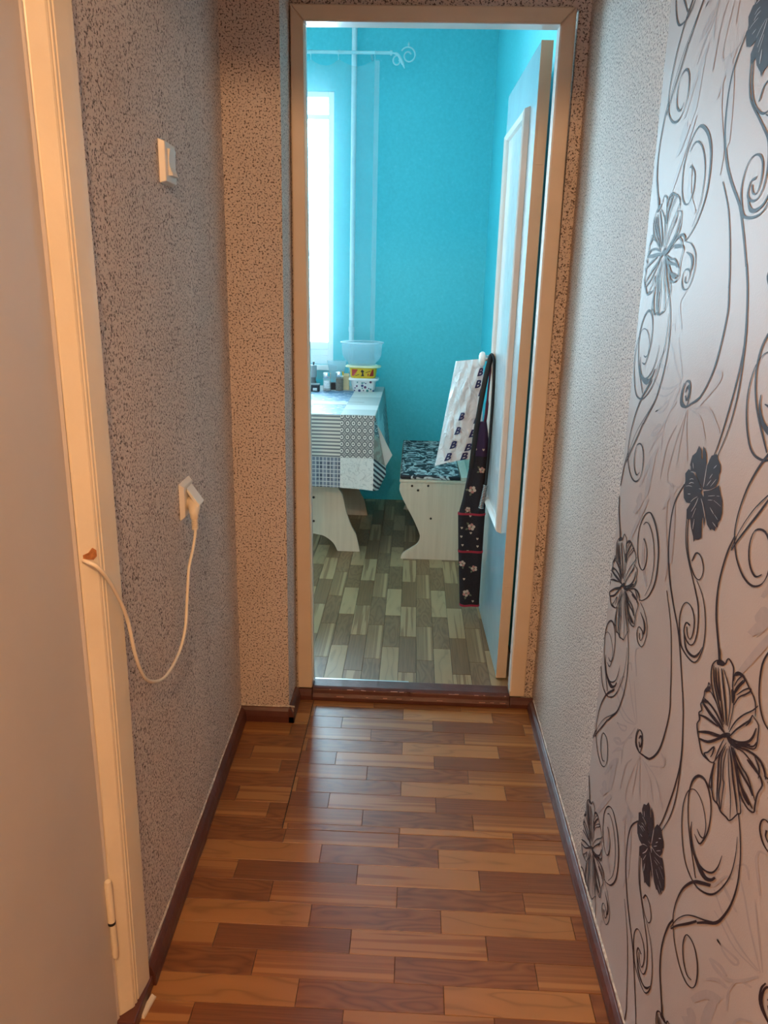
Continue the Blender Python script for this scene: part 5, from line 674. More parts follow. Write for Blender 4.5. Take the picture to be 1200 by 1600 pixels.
# front drop with a soft wave
def fy(x, z): return 3.724 - 0.004 * math.sin(x * 31) * (ZT - z) / 0.36 - 0.010 * min(1.0, (ZT - z) / 0.02) - 0.012 * (ZT - z)
FX = [-0.830 + 0.6465 * k / 15 for k in range(16)]; FX[11] = -0.349
zrows = [ZT, 0.780, 0.70, 0.60, 0.576, 0.50, 0.423]
for r in range(6):
    for k in range(15):
        z0, z1 = zrows[r], zrows[r + 1]
        bz = lambda x, z: z - (0.012 * max(0, (x + 0.349) / 0.17) if z < 0.43 else 0)
        q = [(FX[k], fy(FX[k], z0), bz(FX[k], z0)), (FX[k + 1], fy(FX[k + 1], z0), bz(FX[k + 1], z0)), (FX[k + 1], fy(FX[k + 1], z1), bz(FX[k + 1], z1)), (FX[k], fy(FX[k], z1), bz(FX[k], z1))]
        right = FX[k] >= -0.3495
        cl.add(q, [(0, 1, 2, 3)], (SCR if right else STR) if r < 4 else (PAL if right else PLD))
# corner folds on the right
ex = FX[-1]
T = (-0.180, 3.726, ZT); F1 = (ex, fy(ex, 0.576), 0.576); F2 = (ex, fy(ex, 0.423), 0.411); F0 = (ex, fy(ex, 0.70), 0.70)
Pm = (-0.160, 3.790, 0.660); P2 = (-0.127, 3.802, 0.515); P1 = (-0.093, 3.800, 0.577); P3 = (-0.124, 3.800, 0.475); P4 = (-0.160, 3.768, 0.400); Tb = (-0.171, 3.775, 0.735)
cl.add([T, F0, Pm], [(0, 1, 2)], SCR)
cl.add([F0, F1, P2, Pm], [(0, 1, 2, 3)], BEI)
cl.add([F1, F2, P4, P3, P2], [(0, 1, 2, 3, 4)], DIA)
cl.add([T, Pm, P2, P1, Tb], [(0, 1, 2, 3, 4)], WHI)
S0 = (-0.176, 3.90, ZT); B0 = (-0.140, 3.93, 0.56)
cl.add([Tb, P1, B0, S0], [(0, 1, 2, 3)], PAL); cl.add([T, Tb, S0], [(0, 1, 2)], GRY)
# right drop
SY = [3.90 + 0.938 * k / 12 for k in range(13)]
for k in range(12):
    for z0, z1 in ((ZT, 0.70), (0.70, 0.56), (0.56, 0.43)):
        def sx(y, z): return -0.178 + (ZT - z) * 0.11 + 0.004 * math.sin(y * 26) * (ZT - z) / 0.3
        q = [(sx(SY[k], z0), SY[k], z0), (sx(SY[k + 1], z0), SY[k + 1], z0), (sx(SY[k + 1], z1), SY[k + 1], z1), (sx(SY[k], z1), SY[k], z1)]
        cl.add(q, [(0, 1, 2, 3)], (GRY if z0 > 0.75 else (DI2 if k > 5 else PAL)) if k > 1 else PAL)
tc = obj('tablecloth', cl, CM, None, origin=(-0.5, 4.25, 0.42))
md = tc.modifiers.new('thickness', 'SOLIDIFY'); md.thickness = 0.0015; md.offset = 1
tag(tc, 'blue, grey and white patchwork vinyl cloth draped over the table', 'tablecloth')

bn = thing('bench', (0.17, 4.24, KZ0), 'pale wooden kitchen bench with black and white patterned seat', 'bench')
bp = smooth_poly([(-0.052, 0.405), (-0.046, 0.385), (-0.024, 0.336), (0.022, 0.252), (0.054, 0.182), (0.061, 0.149), (0.049, 0.114), (0.010, 0.084), (-0.025, 0.058), (-0.035, 0.0305)])
bpoly = [(-0.046, 0.441), (-0.051, 0.425)] + bp + [(0.395, 0.0305), (0.395, 0.441)]
for y in (3.78, 4.70):
    s_ = obj('side_panel', MB().prism(bpoly, 'y', y, y + 0.018), M_LAM, bn)
    if y < 4:
        for x, z in ((0.012, 0.425), (0.043, 0.403), (0.094, 0.428), (0.114, 0.255)):
            m = MB(); ydisc(m, x, y - 0.0003, z, 0.0058); obj('screw_cap', m, M_CAP, s_)
obj('seat_board', MB().box(-0.052, 0.395, 3.779, 4.72, 0.4415, 0.456), M_LAM, bn, bevel=0.003)
obj('seat_rail', MB().box(0.258, 0.300, 3.782, 4.72, 0.4565, 0.476), M_LAM, bn, bevel=0.003)
obj('lower_board', MB().box(0.19, 0.206, 3.7985, 4.6995, 0.12, 0.441), M_LAM, bn)
def mat_leafy():
    N = NT('leafy_upholstery'); v = N.coord()
    no = N.n('ShaderNodeTexNoise'); no.inputs['Scale'].default_value = 17; no.inputs['Detail'].default_value = 1.5; no.inputs['Distortion'].default_value = 1.6; N.l(v, no.inputs['Vector'])
    N.base(N.ramp(no.outputs[0], [(0.45, (0.015, 0.015, 0.02)), (0.49, (0.05, 0.05, 0.06)), (0.53, (0.50, 0.49, 0.47)), (0.6, (0.62, 0.6, 0.57)), (0.66, (0.05, 0.05, 0.06))])); N.set(Roughness=0.7); return N.mat
obj('seat_cushion', MB().box(-0.049, 0.255, 3.785, 4.715, 0.4565, 0.478), mat_leafy(), bn, bevel=0.008, seg=3)

# ---------------------------------------------------------------- on the table
ZB = ZT + 0.0018
def mat_frosty(name, c, tr=0.45):
    N = NT(name); N.base(c); N.set(Roughness=0.25)
    tl = N.n('ShaderNodeBsdfTranslucent'); tl.inputs[0].default_value = (*c, 1); m1 = N.n('ShaderNodeMixShader'); m1.inputs[0].default_value = 0.6
    N.l(N.b.outputs[0], m1.inputs[1]); N.l(tl.outputs[0], m1.inputs[2])
    t = N.n('ShaderNodeBsdfTransparent'); mx = N.n('ShaderNodeMixShader'); mx.inputs[0].default_value = tr
    N.l(m1.outputs[0], mx.inputs[1]); N.l(t.outputs[0], mx.inputs[2]); N.l(mx.outputs[0], N.t.nodes['Material Output'].inputs[0]); return N.mat
M_FROST = mat_frosty('frosted_plastic', (0.62, 0.85, 0.92), 0.76)
M_YEL = plain('yellow_plastic', (0.85, 0.55, 0.03), 0.3)
M_PALEY = plain('pale_yellow_plastic', (0.80, 0.72, 0.42), 0.35)
M_LID = plain('white_plastic', (0.82, 0.83, 0.83), 0.3)
M_RED = plain('red_print', (0.45, 0.03, 0.02), 0.35); M_BLACKP = plain('black_print', (0.02, 0.015, 0.02), 0.4)
SX, SY_ = -0.296, 4.63
dt = thing('storage_tub', (SX, SY_, ZB), 'white lidded tub with coloured dots, bottom of the stack', 'tub')
body = [(0.0001, 0), (0.062, 0), (0.065, 0.004), (0.076, 0.066), (0.0001, 0.066)]
obj('tub_body', MB().lathe(body, (SX, SY_, ZB), 40, power=5.0, sy=0.8), plain('grey_white_plastic', (0.70, 0.72, 0.72), 0.35), dt, smooth=True)
m = MB(); rnd = random.Random(11)
dots = []
for k in range(46):
    x = rnd.uniform(-0.060, 0.060); z = rnd.uniform(0.006, 0.060); r = rnd.choice((0.004, 0.0055, 0.007, 0.008))
    if all((x - a) ** 2 + (z - b) ** 2 > (r + c + 0.001) ** 2 for a, b, c in dots): dots.append((x, z, r))
dm = [plain('dot_navy', (0.03, 0.05, 0.16), 0.4), plain('dot_teal', (0.03, 0.22, 0.24), 0.4), plain('dot_plum', (0.10, 0.03, 0.10), 0.4)]
for k, (x, z, r) in enumerate(dots):
    yb = SY_ - 0.8 * (0.065 + 0.011 * z / 0.066) - 0.0012
    m.add([(SX + x + r * math.cos(a * math.pi / 5), yb - 0.0005, ZB + z + r * math.sin(a * math.pi / 5)) for a in range(10)] + [(SX + x + r * math.cos(a * math.pi / 5), yb + 0.004, ZB + z + r * math.sin(a * math.pi / 5)) for a in range(10)],
          [tuple(range(10))] + [(a, (a + 1) % 10, 10 + (a + 1) % 10, 10 + a) for a in range(10)], k % 3)
o = obj('printed_dots', m, dm, dt); o['kind'] = 'stuff'
obj('tub_lid', MB().lathe([(0.0001, 0.0662), (0.088, 0.0662), (0.090, 0.069), (0.089, 0.076), (0.083, 0.080), (0.0001, 0.080)], (SX, SY_, ZB), 40, power=5.0, sy=0.8), M_LID, dt, smooth=True)
Z1 = ZB + 0.0806
yt = thing('yellow_tub', (SX, SY_, Z1), 'yellow food tub with red label, in the middle of the stack', 'tub')
obj('tub_body', MB().lathe([(0.0001, 0), (0.072, 0), (0.076, 0.004), (0.083, 0.062), (0.0001, 0.062)], (SX - 0.004, SY_, Z1), 40, power=3.2, sy=0.85), M_YEL, yt, smooth=True)
obj('tub_lid', MB().lathe([(0.0001, 0.0622), (0.105, 0.0622), (0.107, 0.065), (0.105, 0.068), (0.088, 0.0685), (0.086, 0.072), (0.0001, 0.072)], (SX - 0.004, SY_, Z1), 40, power=3.2, sy=0.85), M_PALEY, yt, smooth=True)
m = MB()
def lab(poly, mi):
    yb = SY_ - 0.85 * 0.080 - 0.006
    P = [(SX - 0.004 + a, yb + 0.9 * max(0, abs(a) - 0.03) ** 2 * 14, Z1 + b) for a, b in poly]
    m.add(P + [(a, b + 0.006, c) for a, b, c in P], [tuple(range(len(P)))] + [(i, (i + 1) % len(P), len(P) + (i + 1) % len(P), len(P) + i) for i in range(len(P))], mi)
lab([(-0.064, 0.014), (-0.064, 0.052), (-0.028, 0.052), (-0.052, 0.014)], 0)
lab([(0.064, 0.014), (0.064, 0.052), (0.056, 0.052), (0.040, 0.014)], 0)
lab([(-0.012, 0.040), (-0.004, 0.052), (0.004, 0.046), (0.010, 0.040), (0.003, 0.036), (0.006, 0.020), (0.010, 0.014), (-0.010, 0.014), (-0.004, 0.022), (-0.003, 0.034)], 1)
lab([(0.018, 0.036), (0.046, 0.046), (0.047, 0.042), (0.019, 0.032)], 2); lab([(0.030, 0.016), (0.030, 0.028), (0.036, 0.030), (0.036, 0.015)], 0); lab([(-0.044, 0.016), (-0.020, 0.026), (-0.020, 0.022), (-0.040, 0.014)], 2)
obj('printed_label', m, [M_RED, M_BLACKP, plain('brown_print', (0.25, 0.1, 0.02), 0.4)], yt)
Z2 = Z1 + 0.0726
bw = thing('mixing_bowl', (SX - 0.022, SY_, Z2), 'large frosted clear bowl on top of the tub stack', 'bowl')
prof_b = [(0.0001, 0.0), (0.082, 0.0), (0.085, 0.016), (0.104, 0.032), (0.117, 0.060), (0.122, 0.132), (0.1195, 0.132), (0.1145, 0.062), (0.102, 0.035), (0.083, 0.019), (0.080, 0.004), (0.0001, 0.004)]
obj('bowl_body', MB().lathe(prof_b, (SX - 0.014, SY_, Z2), 48, sy=0.88), M_FROST, bw, smooth=True)
obj('bowl_rim', MB().lathe([(0.1225, 0.128), (0.129, 0.130), (0.1285, 0.135), (0.120, 0.137), (0.119, 0.133)], (SX - 0.014, SY_, Z2), 48, sy=0.88, caps=False), mat_frosty('rim_plastic', (0.75, 0.88, 0.92), 0.2), bw, smooth=True)

def spice_jar(x, y, label, fill, fr, h):
    t = thing('spice_jar', (x, y, ZB), label, 'jar', 'spice jars with metal caps')
    obj('jar_glass', MB().lathe([(0.0001, 0.0), (0.022, 0.0), (0.0235, 0.004), (0.0235, h - 0.008), (0.020, h), (0.0001, h)], (x, y, ZB), 28), M_JAR, t, smooth=True)
    obj('spice_fill', MB().lathe([(0.0001, 0.003), (0.0205, 0.003), (0.0205, fr), (0.0001, fr)], (x, y, ZB), 24), fill, t, smooth=True)
    obj('jar_cap', MB().lathe([(0.0001, h + 0.0003), (0.0245, h + 0.0003), (0.0255, h + 0.004), (0.0255, h + 0.026), (0.0235, h + 0.031), (0.0001, h + 0.031)], (x, y, ZB), 28), M_CHROME, t, smooth=True)
    return t
M_JAR = mat_frosty('jar_glass', (0.8, 0.85, 0.86), 0.72)
j1 = spice_jar(-0.512, 4.575, 'clear spice jar of pale powder with metal cap', plain('pale_powder', (0.55, 0.56, 0.56), 0.9, var=0.4, scale=90), 0.060, 0.078)
m = MB(); m.add([(-0.512 + 0.0245 * math.sin(a), 4.575 - 0.0245 * math.cos(a), ZB + z) for z in (0.018, 0.062) for a in [i * 0.14 for i in range(-6, 7)]], [(i, i + 1, 14 + i, 13 + i) for i in range(12)])
obj('jar_sticker', m, plain('white_sticker', (0.72, 0.74, 0.76), 0.6, var=0.25, scale=160), j1)
spice_jar(-0.440, 4.60, 'spice jar of brown powder with metal cap, beside the tubs', plain('brown_powder', (0.20, 0.16, 0.12), 0.9, var=0.3, scale=120), 0.074, 0.084)
cb = thing('spice_packet', (-0.405, 4.665, ZB), 'cream yellow carton behind the brown spice jar', 'carton')
obj('carton_body', MB().box(-0.432, -0.386, 4.640, 4.668, ZB, ZB + 0.085), plain('cream_card', (0.70, 0.62, 0.38), 0.6), cb, bevel=0.002)
obj('carton_flap', MB().prism([(4.640, ZB + 0.0852), (4.654, ZB + 0.098), (4.668, ZB + 0.0852)], 'x', -0.431, -0.387), plain('cream_card_flap', (0.74, 0.67, 0.46), 0.6), cb)
bt = thing('spice_tin', (-0.580, 4.535, ZB), 'small black tin with white sticker at the table edge', 'tin')
obj('tin_body', MB().box(-0.625, -0.553, 4.525, 4.575, ZB, ZB + 0.038), plain('black_tin', (0.015, 0.014, 0.02), 0.35), bt, bevel=0.003)
obj('tin_lid', MB().box(-0.626, -0.552, 4.524, 4.576, ZB + 0.0383, ZB + 0.044), plain('grey_tin_lid', (0.35, 0.35, 0.36), 0.3), bt, bevel=0.002)
obj('tin_sticker', MB().box(-0.590, -0.566, 4.5238, 4.5248, ZB + 0.006, ZB + 0.022), plain('white_tin_sticker', (0.75, 0.75, 0.74), 0.6, var=0.2, scale=200), bt)
bk = thing('small_black_box', (-0.480, 4.645, ZB), 'little black box between the two spice jars', 'box')
obj('box_body', MB().box(-0.500, -0.462, 4.63, 4.66, ZB, ZB + 0.036), M_BLACKP, bk, bevel=0.002); obj('box_lid', MB().box(-0.501, -0.461, 4.629, 4.661, ZB + 0.0363, ZB + 0.042), M_BLACKP, bk, bevel=0.002)
cn = thing('pepper_mill', (-0.603, 4.66, ZB), 'grey canister with a small knob behind the black tin', 'canister')
obj('mill_body', MB().lathe([(0.0001, 0.0), (0.024, 0.0), (0.024, 0.045), (0.021, 0.05), (0.021, 0.07), (0.0001, 0.07)], (-0.610, 4.66, ZB), 20), plain('dull_grey', (0.16, 0.17, 0.18), 0.4), cn, smooth=True)
obj('mill_top', MB().lathe([(0.0001, 0.0703), (0.025, 0.0703), (0.026, 0.075), (0.026, 0.135), (0.022, 0.142), (0.0001, 0.142)], (-0.610, 4.66, ZB), 24), plain('light_grey_plastic', (0.36, 0.39, 0.42), 0.35), cn, smooth=True)
obj('mill_knob', MB().lathe([(0.0001, 0.1423), (0.005, 0.1423), (0.004, 0.150), (0.007, 0.155), (0.005, 0.162), (0.0001, 0.163)], (-0.603, 4.66, ZB), 14), plain('dark_knob', (0.08, 0.08, 0.09), 0.3), cn, smooth=True)
wc = thing('plastic_jug', (-0.475, 4.722, ZB), 'translucent white plastic jug behind the spice jars', 'jug')
obj('jug_body', MB().lathe([(0.0001, 0), (0.038, 0), (0.040, 0.004), (0.044, 0.075), (0.056, 0.145), (0.060, 0.165), (0.058, 0.165), (0.042, 0.078), (0.0001, 0.006)], (-0.468, 4.722, ZB), 30, sy=0.8), M_FROST, wc, smooth=True)
obj('jug_handle', MB().tube(spline([(-0.412, 4.722, ZB + 0.145), (-0.388, 4.722, ZB + 0.13), (-0.392, 4.722, ZB + 0.09), (-0.424, 4.722, ZB + 0.07)], 5), 0.005, 8), M_FROST, wc, smooth=True)

# ---------------------------------------------------------------- pipe, curtain and rod on the far wall
pp = thing('heating_pipe', (-0.392, 4.862, KZ0), 'pale painted heating pipe running up the turquoise wall', 'pipe')
M_PIPE = plain('white_pipe_paint', (0.50, 0.74, 0.80), 0.35)
obj('pipe_run', MB().tube([(-0.392, 4.862, KZ0), (-0.392, 4.862, 1.4), (-0.392, 4.862, KZ1 - 0.001)], 0.0155, 18), M_PIPE, pp, smooth=True)
obj('pipe_collar', MB().lathe([(0.0156, 0), (0.019, 0.002), (0.019, 0.03), (0.0156, 0.032)], (-0.392, 4.862, 1.12), 18, caps=False), M_PIPE, pp, smooth=True)
obj('pipe_clip', MB().box(-0.398, -0.386, 4.8776, 4.9295, 2.2, 2.215), M_PIPE, pp)
cr_ = thing('curtain_rod', (-1.0, 4.80, 2.65), 'pale curtain rod with a scrolled metal finial over the window', 'curtain rod')
M_ROD = plain('rod_paint', (0.36, 0.70, 0.76), 0.35)
RZ, RY = 2.638, 4.80
obj('rod', MB().tube([(-1.86, RY, RZ), (-0.19, RY, RZ)], 0.009, 14), M_ROD, cr_, smooth=True)
fn = obj('finial_collar', xl([(0.0002, 0), (0.012, 0), (0.014, 0.006), (0.012, 0.014), (0.0002, 0.014)], (-0.1895, RY, RZ), 16), M_ROD, cr_, smooth=True)
def spiral(cx, cz, r0, r1, a0, a1, n=26): return [(cx + (r0 + (r1 - r0) * k / n) * math.cos(a0 + (a1 - a0) * k / n), RY, cz + (r0 + (r1 - r0) * k / n) * math.sin(a0 + (a1 - a0) * k / n)) for k in range(n + 1)]
obj('finial_scroll', MB().tube(spiral(-0.085, RZ - 0.012, 0.046, 0.014, math.radians(150), math.radians(-330)), 0.0045, 8), M_ROD, fn, smooth=True)
obj('finial_scroll', MB().tube(spiral(-0.147, RZ - 0.040, 0.030, 0.010, math.radians(70), math.radians(400)), 0.0042, 8), M_ROD, fn, smooth=True)
obj('finial_leaf', MB().tube(spline([(-0.175, RY, RZ), (-0.145, RY, RZ - 0.008), (-0.12, RY, RZ - 0.045), (-0.106, RY, RZ - 0.075)], 5), [0.005] * 3 + [0.008] * 5 + [0.009] * 4 + [0.006] * 2 + [0.003] * 2, 8), M_ROD, fn, smooth=True)
obj('finial_bud', MB().lathe([(0.0001, 0), (0.005, 0.004), (0.006, 0.012), (0.0001, 0.024)], (-0.086, RY, RZ + 0.033), 10), M_ROD, fn, smooth=True)
obj('rod_bracket', MB().box(-0.30, -0.288, RY + 0.0092, KY1 - 0.0005, RZ - 0.006, RZ + 0.006), M_ROD, cr_)
RINGS = [-1.75, -1.59, -1.43, -1.27, -1.11, -0.95, -0.79, -0.63, -0.475, -0.272]
for x in RINGS:
    obj('curtain_ring', MB().tube([(x + 0.002 * math.sin(a), RY + 0.013 * math.cos(a), RZ - 0.003 + 0.013 * math.sin(a)) for a in [2 * math.pi * k / 16 for k in range(17)]], 0.0022, 6), M_ROD, cr_, smooth=True)
def mat_tulle(name, tr):
    N = NT(name); N.base((0.75, 0.88, 0.92)); N.set(Roughness=0.8)
    tl = N.n('ShaderNodeBsdfTranslucent'); tl.inputs[0].default_value = (0.75, 0.88, 0.92, 1); m1 = N.n('ShaderNodeMixShader'); m1.inputs[0].default_value = 0.5
    N.l(N.b.outputs[0], m1.inputs[1]); N.l(tl.outputs[0], m1.inputs[2])
    t = N.n('ShaderNodeBsdfTransparent'); mx = N.n('ShaderNodeMixShader')
    v = N.coord((330, 1, 330)); ck = N.n('ShaderNodeTexBrick'); ck.offset = 0; ck.inputs['Scale'].default_value = 1; ck.inputs['Brick Width'].default_value = 1; ck.inputs['Row Height'].default_value = 1; ck.inputs['Mortar Size'].default_value = 0.06
    tc_ = N.n('ShaderNodeSeparateXYZ'); N.l(v, tc_.inputs[0]); cb_ = N.n('ShaderNodeCombineXYZ'); N.l(tc_.outputs[0], cb_.inputs[0]); N.l(tc_.outputs[2], cb_.inputs[1]); N.l(cb_.outputs[0], ck.inputs['Vector'])
    mr = N.n('ShaderNodeMapRange'); mr.inputs['To Min'].default_value = tr + 0.05; mr.inputs['To Max'].default_value = tr - 0.25; N.l(ck.outputs['Fac'], mr.inputs['Value'])
    N.l(mr.outputs[0], mx.inputs[0]); N.l(m1.outputs[0], mx.inputs[1]); N.l(t.outputs[0], mx.inputs[2]); N.l(mx.outputs[0], N.t.nodes['Material Output'].inputs[0]); return N.mat
tl = thing('tulle_curtain', (-1.05, 4.80, 0.86), 'sheer tulle curtain hanging from the rod across the window', 'curtain')
m = MB(); NX, NZ = 130, 6; CX0, CX1 = -1.80, -0.245
def ctop(x):
    s = 0.0
    for a, b in zip(RINGS, RINGS[1:]):
        if a <= x <= b: t = (x - a) / (b - a); s = 4 * t * (1 - t)
    return RZ - 0.034 - 0.035 * s
vv = []
for j in range(NZ + 1):
    for i in range(NX + 1):
        x = CX0 + (CX1 - CX0) * i / NX; z1 = ctop(min(max(x, RINGS[0]), RINGS[-1])); z = 0.83 + (z1 - 0.83) * j / NZ
        if x > -0.6: z = max(z, 0.0)
        vv.append((x, RY - 0.008 + 0.010 * math.sin(x * 48 + 0.6 * math.sin(x * 9)) * (1 - 0.3 * j / NZ), z))
m.add(vv, [(j * (NX + 1) + i, j * (NX + 1) + i + 1, (j + 1) * (NX + 1) + i + 1, (j + 1) * (NX + 1) + i) for j in range(NZ) for i in range(NX)])
obj('sheer_panel', m, mat_tulle('sheer_tulle', 0.85), tl, smooth=True)
m = MB().box(-0.272, -0.244, RY - 0.022, RY - 0.0185, 0.84, RZ - 0.045); obj('side_hem', m, mat_tulle('tulle_hem', 0.80), tl)
for x in RINGS:
    obj('curtain_hook', MB().tube([(x, RY - 0.004, RZ - 0.016), (x, RY - 0.006, RZ - 0.040)], 0.0016, 6), M_ROD, tl)

# ---------------------------------------------------------------- hanging on the door knob
bag = thing('plastic_bag', (0.19, 3.16, 0.68), 'glossy white plastic bag printed with blue letters, hanging from the knob', 'bag')
BT = (0.172, 3.200, 1.108); BTr = (0.278, 3.124, 1.128); BBl = (0.105, 3.210, 0.664); BBr = (0.296, 3.135, 0.722)
def bag_pt(u, v, side, crumple=True):
    t0 = Vector(BT).lerp(Vector(BTr), u); b0 = Vector(BBl).lerp(Vector(BBr), u)
    b0.z += 0.006 * math.sin(math.pi * u)
    p = t0.lerp(b0, v)
    bul = math.sin(math.pi * min(1, u)) ** 0.7 * math.sin(math.pi * min(1, v * 0.92 + 0.04)) ** 0.6
    n = noise.noise(Vector((u * 3.2 + v * 1.2, v * 4.5 - u * 1.5, side * 3.0))) + 0.5 * noise.noise(Vector((u * 9 + v * 5, v * 6 - u * 9, 5 + side)))
    d = 0.030 * bul + (0.017 * n * (bul + 0.08) if crumple else 0)
    fold = 0.008 * math.sin((u * 1.3 + v * 1.0) * 16) * bul * (1 - v)
    return p + Vector((-0.35 * side, -1.0 * side, 0)).normalized() * (d + fold)
m = MB(); NU, NV = 26, 44
for side in (1, -1):
    m.add([bag_pt(i / NU, j / NV, side) for j in range(NV + 1) for i in range(NU + 1)], [(j * (NU + 1) + i, j * (NU + 1) + i + 1, (j + 1) * (NU + 1) + i + 1, (j + 1) * (NU + 1) + i) for j in range(NV) for i in range(NU)])
N = NT('white_polythene'); N.base((0.74, 0.78, 0.82)); N.set(Roughness=0.16); N.b.inputs['Coat Weight'].default_value = 0.4; N.b.inputs['Coat Roughness'].default_value = 0.08
N.b.inputs['Subsurface Weight'].default_value = 0.0
no = N.n('ShaderNodeTexNoise'); no.inputs['Scale'].default_value = 26; no.inputs['Detail'].default_value = 4; no.inputs['Distortion'].default_value = 1.0; N.l(N.coord((1, 1, 0.6)), no.inputs['Vector']); N.bump(no.outputs[0], 0.02, 1.0)
obj('bag_body', m, N.mat, bag, smooth=True)
obj('bag_handle', MB().tube(spline([BTr, (0.286, 3.112, 1.14), (0.300, 3.105, 1.139), (0.303, 3.112, 1.128)], 4), 0.005, 8, flat=0.5), N.mat, bag, smooth=True)
M_NAVY = plain('navy_print', (0.012, 0.016, 0.10), 0.4)
def text_mesh(ch):
    cu = bpy.data.curves.new('tmp_text', 'FONT'); cu.body = ch; cu.size = 1.0; cu.align_x = 'CENTER'; cu.align_y = 'CENTER'; cu.offset = 0.030; cu.shear = 0.30; cu.resolution_u = 3
    o = bpy.data.objects.new('tmp_text', cu); COL.objects.link(o); dg = bpy.context.evaluated_depsgraph_get(); dg.update()
    me = o.evaluated_get(dg).to_mesh(); V = [tuple(v.co) for v in me.vertices]; F = [tuple(p.vertices) for p in me.polygons]
    o.evaluated_get(dg).to_mesh_clear(); bpy.data.objects.remove(o); bpy.data.curves.remove(cu); return V, F
BV, BF = text_mesh('B')
def on_bag(u, v, size):
    m = MB(); vs = []
    for x, y, _ in BV:
        uu = u + x * size / 0.17; v2 = v - y * size / 0.43
        p = bag_pt(min(1, max(0, uu)), min(1, max(0, v2)), 1) + Vector((-0.33, -0.94, 0)) * 0.0045; vs.append(p)
    m.add(vs, BF); obj('printed_letter', m, M_NAVY, bag)
for u, v in ((0.50, 0.545), (0.44, 0.685), (0.36, 0.825), (0.27, 0.94), (0.70, 0.875), (0.62, 0.965), (0.79, 0.735), (0.87, 0.60), (0.94, 0.465), (0.955, 0.33), (0.86, 0.245), (0.91, 0.13)):
    on_bag(u, v, 0.044)

# apron
M_APR = plain('black_apron_cotton', (0.012, 0.010, 0.016), 0.85, var=0.3, scale=200, bump=0.0006, bscale=400)
M_PURP = plain('dark_purple_cotton', (0.035, 0.015, 0.06), 0.8)
M_TRIM = plain('crimson_binding', (0.30, 0.012, 0.035), 0.7)
ap = thing('apron', (0.27, 3.06, 0.085), 'black folded apron with pink flowers and crimson bands hanging on door', 'apron')
AY = 3.062
rows = [(0.885, 0.272, 0.300), (0.84, 0.262, 0.308), (0.79, 0.252, 0.315), (0.74, 0.243, 0.316), (0.70, 0.240, 0.316), (0.62, 0.229, 0.316), (0.56, 0.220, 0.316), (0.52, 0.212, 0.316), (0.505, 0.206, 0.316), (0.49, 0.205, 0.316), (0.42, 0.209, 0.315), (0.345, 0.213, 0.315), (0.33, 0.214, 0.315), (0.26, 0.219, 0.314), (0.18, 0.225, 0.314), (0.088, 0.232, 0.314)]
def arow(z):
    for (za, a0, a1), (zb, b0, b1) in zip(rows, rows[1:]):
        if z <= za and z >= zb: t = (za - z) / (za - zb); return a0 + (b0 - a0) * t, a1 + (b1 - a1) * t
    return (rows[-1][1:] if z < 0.2 else rows[0][1:])
def apron_y(x, z):
    x0, x1 = arow(z); t = (x - x0) / (x1 - x0)
    return AY - 0.016 * math.sin(math.pi * min(1, max(0, t))) ** 0.5 - 0.005 * math.sin(t * 7.5 + z * 3)
def apron_rings(zs, grow=0.0, n=14):
    rr = []
    for z in zs:
        x0, x1 = arow(z); ring = []
        for k in range(n + 1):
            x = x0 + (x1 - x0) * k / n; ring.append((x - grow * (1 - 2 * k / n), apron_y(x, z) - grow, z))
        for k in range(n, -1, -1):
            x = x0 + (x1 - x0) * k / n; ring.append((x - grow * (1 - 2 * k / n), 2 * AY - apron_y(x, z) * 0.5 - AY * 0.5 + 0.002 + grow, z))
        rr.append(ring)
    return rr
zs = [0.088 + (0.745 - 0.088) * k / 26 for k in range(27)]
obj('apron_skirt', MB().loft(apron_rings(zs)), M_APR, ap, smooth=True)
obj('apron_bib', MB().loft(apron_rings([0.7455 + (0.885 - 0.7455) * k / 6 for k in range(7)])), M_PURP, ap, smooth=True)
for z, k in ((0.500, 0.003), (0.336, -0.004), (0.092, 0.0)):
    obj('crimson_band', MB().loft(apron_rings([z - 0.0045, z, z + 0.0045], 0.0018)), M_TRIM, ap, smooth=True)
nt = [(0.292, 3.060, 0.880), (0.297, 3.066, 0.93), (0.299, 3.072, 1.00), (0.303, 3.085, 1.06), (0.306, 3.098, 1.118), (0.308, 3.106, 1.137)]
obj('neck_tie', MB().tube(spline(nt, 5), [0.008] * 8 + [0.005] * 10 + [0.0035] * 8, 10, flat=0.6), plain('plum_tie', (0.10, 0.012, 0.045), 0.7), ap, smooth=True)
M_PINK = plain('dusty_pink_print', (0.42, 0.20, 0.18), 0.8); M_CRM = plain('cream_print', (0.50, 0.42, 0.34), 0.8); M_GRN = plain('sage_print', (0.13, 0.15, 0.10), 0.8)
def on_apron(shapes):
    m = MB()
    for poly, mi in shapes:
        P = [(x, apron_y(x, z) - 0.0012, z) for x, z in poly]
        m.add(P + [(a, b + 0.002, c) for a, b, c in P], [tuple(range(len(P)))] + [(i, (i + 1) % len(P), len(P) + (i + 1) % len(P), len(P) + i) for i in range(len(P))], mi)
    return m
def disc(cx, cz, r, k=7): return [(cx + r * math.cos(2 * math.pi * i / k), cz + r * math.sin(2 * math.pi * i / k)) for i in range(k)]
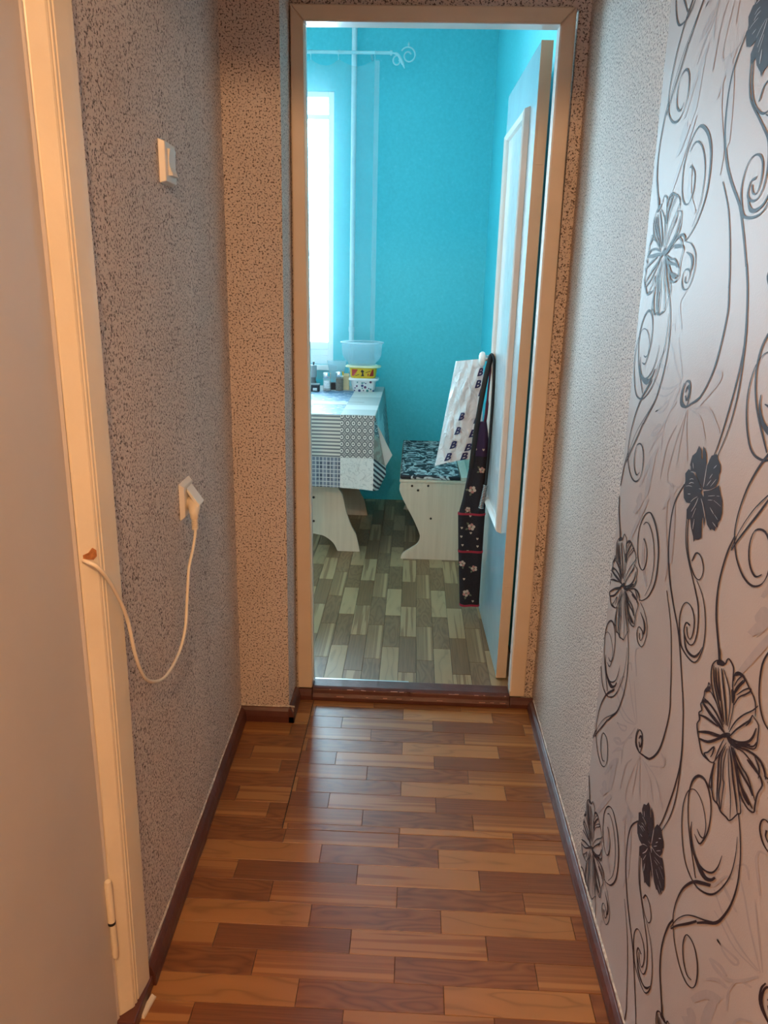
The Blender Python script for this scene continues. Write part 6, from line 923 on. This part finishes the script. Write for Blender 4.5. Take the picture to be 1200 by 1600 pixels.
def rose(cx, cz, s, a0):
    sh = []
    for k in range(5):
        a = a0 + k * 2 * math.pi / 5; sh.append((disc(cx + 0.0085 * s * math.cos(a), cz + 0.0085 * s * math.sin(a), 0.0062 * s), 0 if k % 2 else 1))
    sh.append((disc(cx, cz, 0.004 * s), 2))
    for da in (2.2, 3.4):
        a = a0 + da; sh.append(([(cx + 0.013 * s * math.cos(a), cz + 0.013 * s * math.sin(a)), (cx + 0.019 * s * math.cos(a + 0.25), cz + 0.019 * s * math.sin(a + 0.25)), (cx + 0.026 * s * math.cos(a), cz + 0.026 * s * math.sin(a)), (cx + 0.019 * s * math.cos(a - 0.25), cz + 0.019 * s * math.sin(a - 0.25))], 2))
    return sh
for cx, cz, s, a in ((0.291, 0.690, 0.9, 0.3), (0.257, 0.605, 1.1, 1.0), (0.243, 0.520, 0.8, 2.0), (0.262, 0.445, 1.1, 0.2), (0.232, 0.283, 0.95, 1.5), (0.283, 0.262, 0.95, 0.7), (0.255, 0.150, 1.1, 2.4)):
    obj('printed_flower', on_apron(rose(cx, cz, s, a)), [M_PINK, M_CRM, M_GRN], ap)
def heart(cx, cz, s): return [(cx + s * a, cz + s * b) for a, b in ((0, -1), (0.9, 0.1), (0.85, 0.75), (0.4, 0.95), (0, 0.5), (-0.4, 0.95), (-0.85, 0.75), (-0.9, 0.1))]
for cx, cz in ((0.262, 0.772), (0.292, 0.774), (0.222, 0.440), (0.222, 0.402), (0.229, 0.365), (0.289, 0.395), (0.252, 0.338), (0.292, 0.362), (0.243, 0.214), (0.286, 0.112), (0.255, 0.492), (0.261, 0.418)):
    obj('printed_heart', on_apron([(heart(cx, cz, 0.0052), 0)]), [M_CRM], ap)

# black strap looped over the knob stem
M_STRAP = plain('black_webbing', (0.004, 0.004, 0.005), 0.6)
st = thing('carrying_strap', (0.30, 3.04, 0.52), 'black looped strap with ribbed silver end hanging over the knob', 'strap')
sp_ = spline([(0.246, 3.034, 0.700), (0.252, 3.034, 0.79), (0.266, 3.040, 0.93), (0.284, 3.060, 1.055), (0.298, 3.078, 1.118), (0.306, 3.092, 1.143), (0.3125, 3.080, 1.138), (0.316, 3.062, 1.105), (0.316, 3.042, 1.00), (0.314, 3.032, 0.85), (0.311, 3.028, 0.72), (0.3075, 3.026, 0.632)], 7)
obj('strap_band', MB().tube(sp_, 0.0105, 12, flat=0.55, up=(1, 0, 0)), M_STRAP, st, smooth=True)
m = MB(); a, b = Vector((0.3075, 3.026, 0.632)), Vector((0.294, 3.022, 0.540))
m.tube([a, b], 0.0085, 14)
tip = obj('silver_tip', m, plain('dark_ribbed_grip', (0.05, 0.055, 0.06), 0.4), st, smooth=True)
for k in range(15):
    p = a.lerp(b, k / 14); q = a.lerp(b, min(1.0, (k + 0.35) / 14)); r = 0.0108 if k in (0, 14) else 0.0096
    if k == 14: q = b + (b - a).normalized() * 0.004
    obj('tip_rib', MB().tube([p, q], r, 14), M_STEEL, tip)
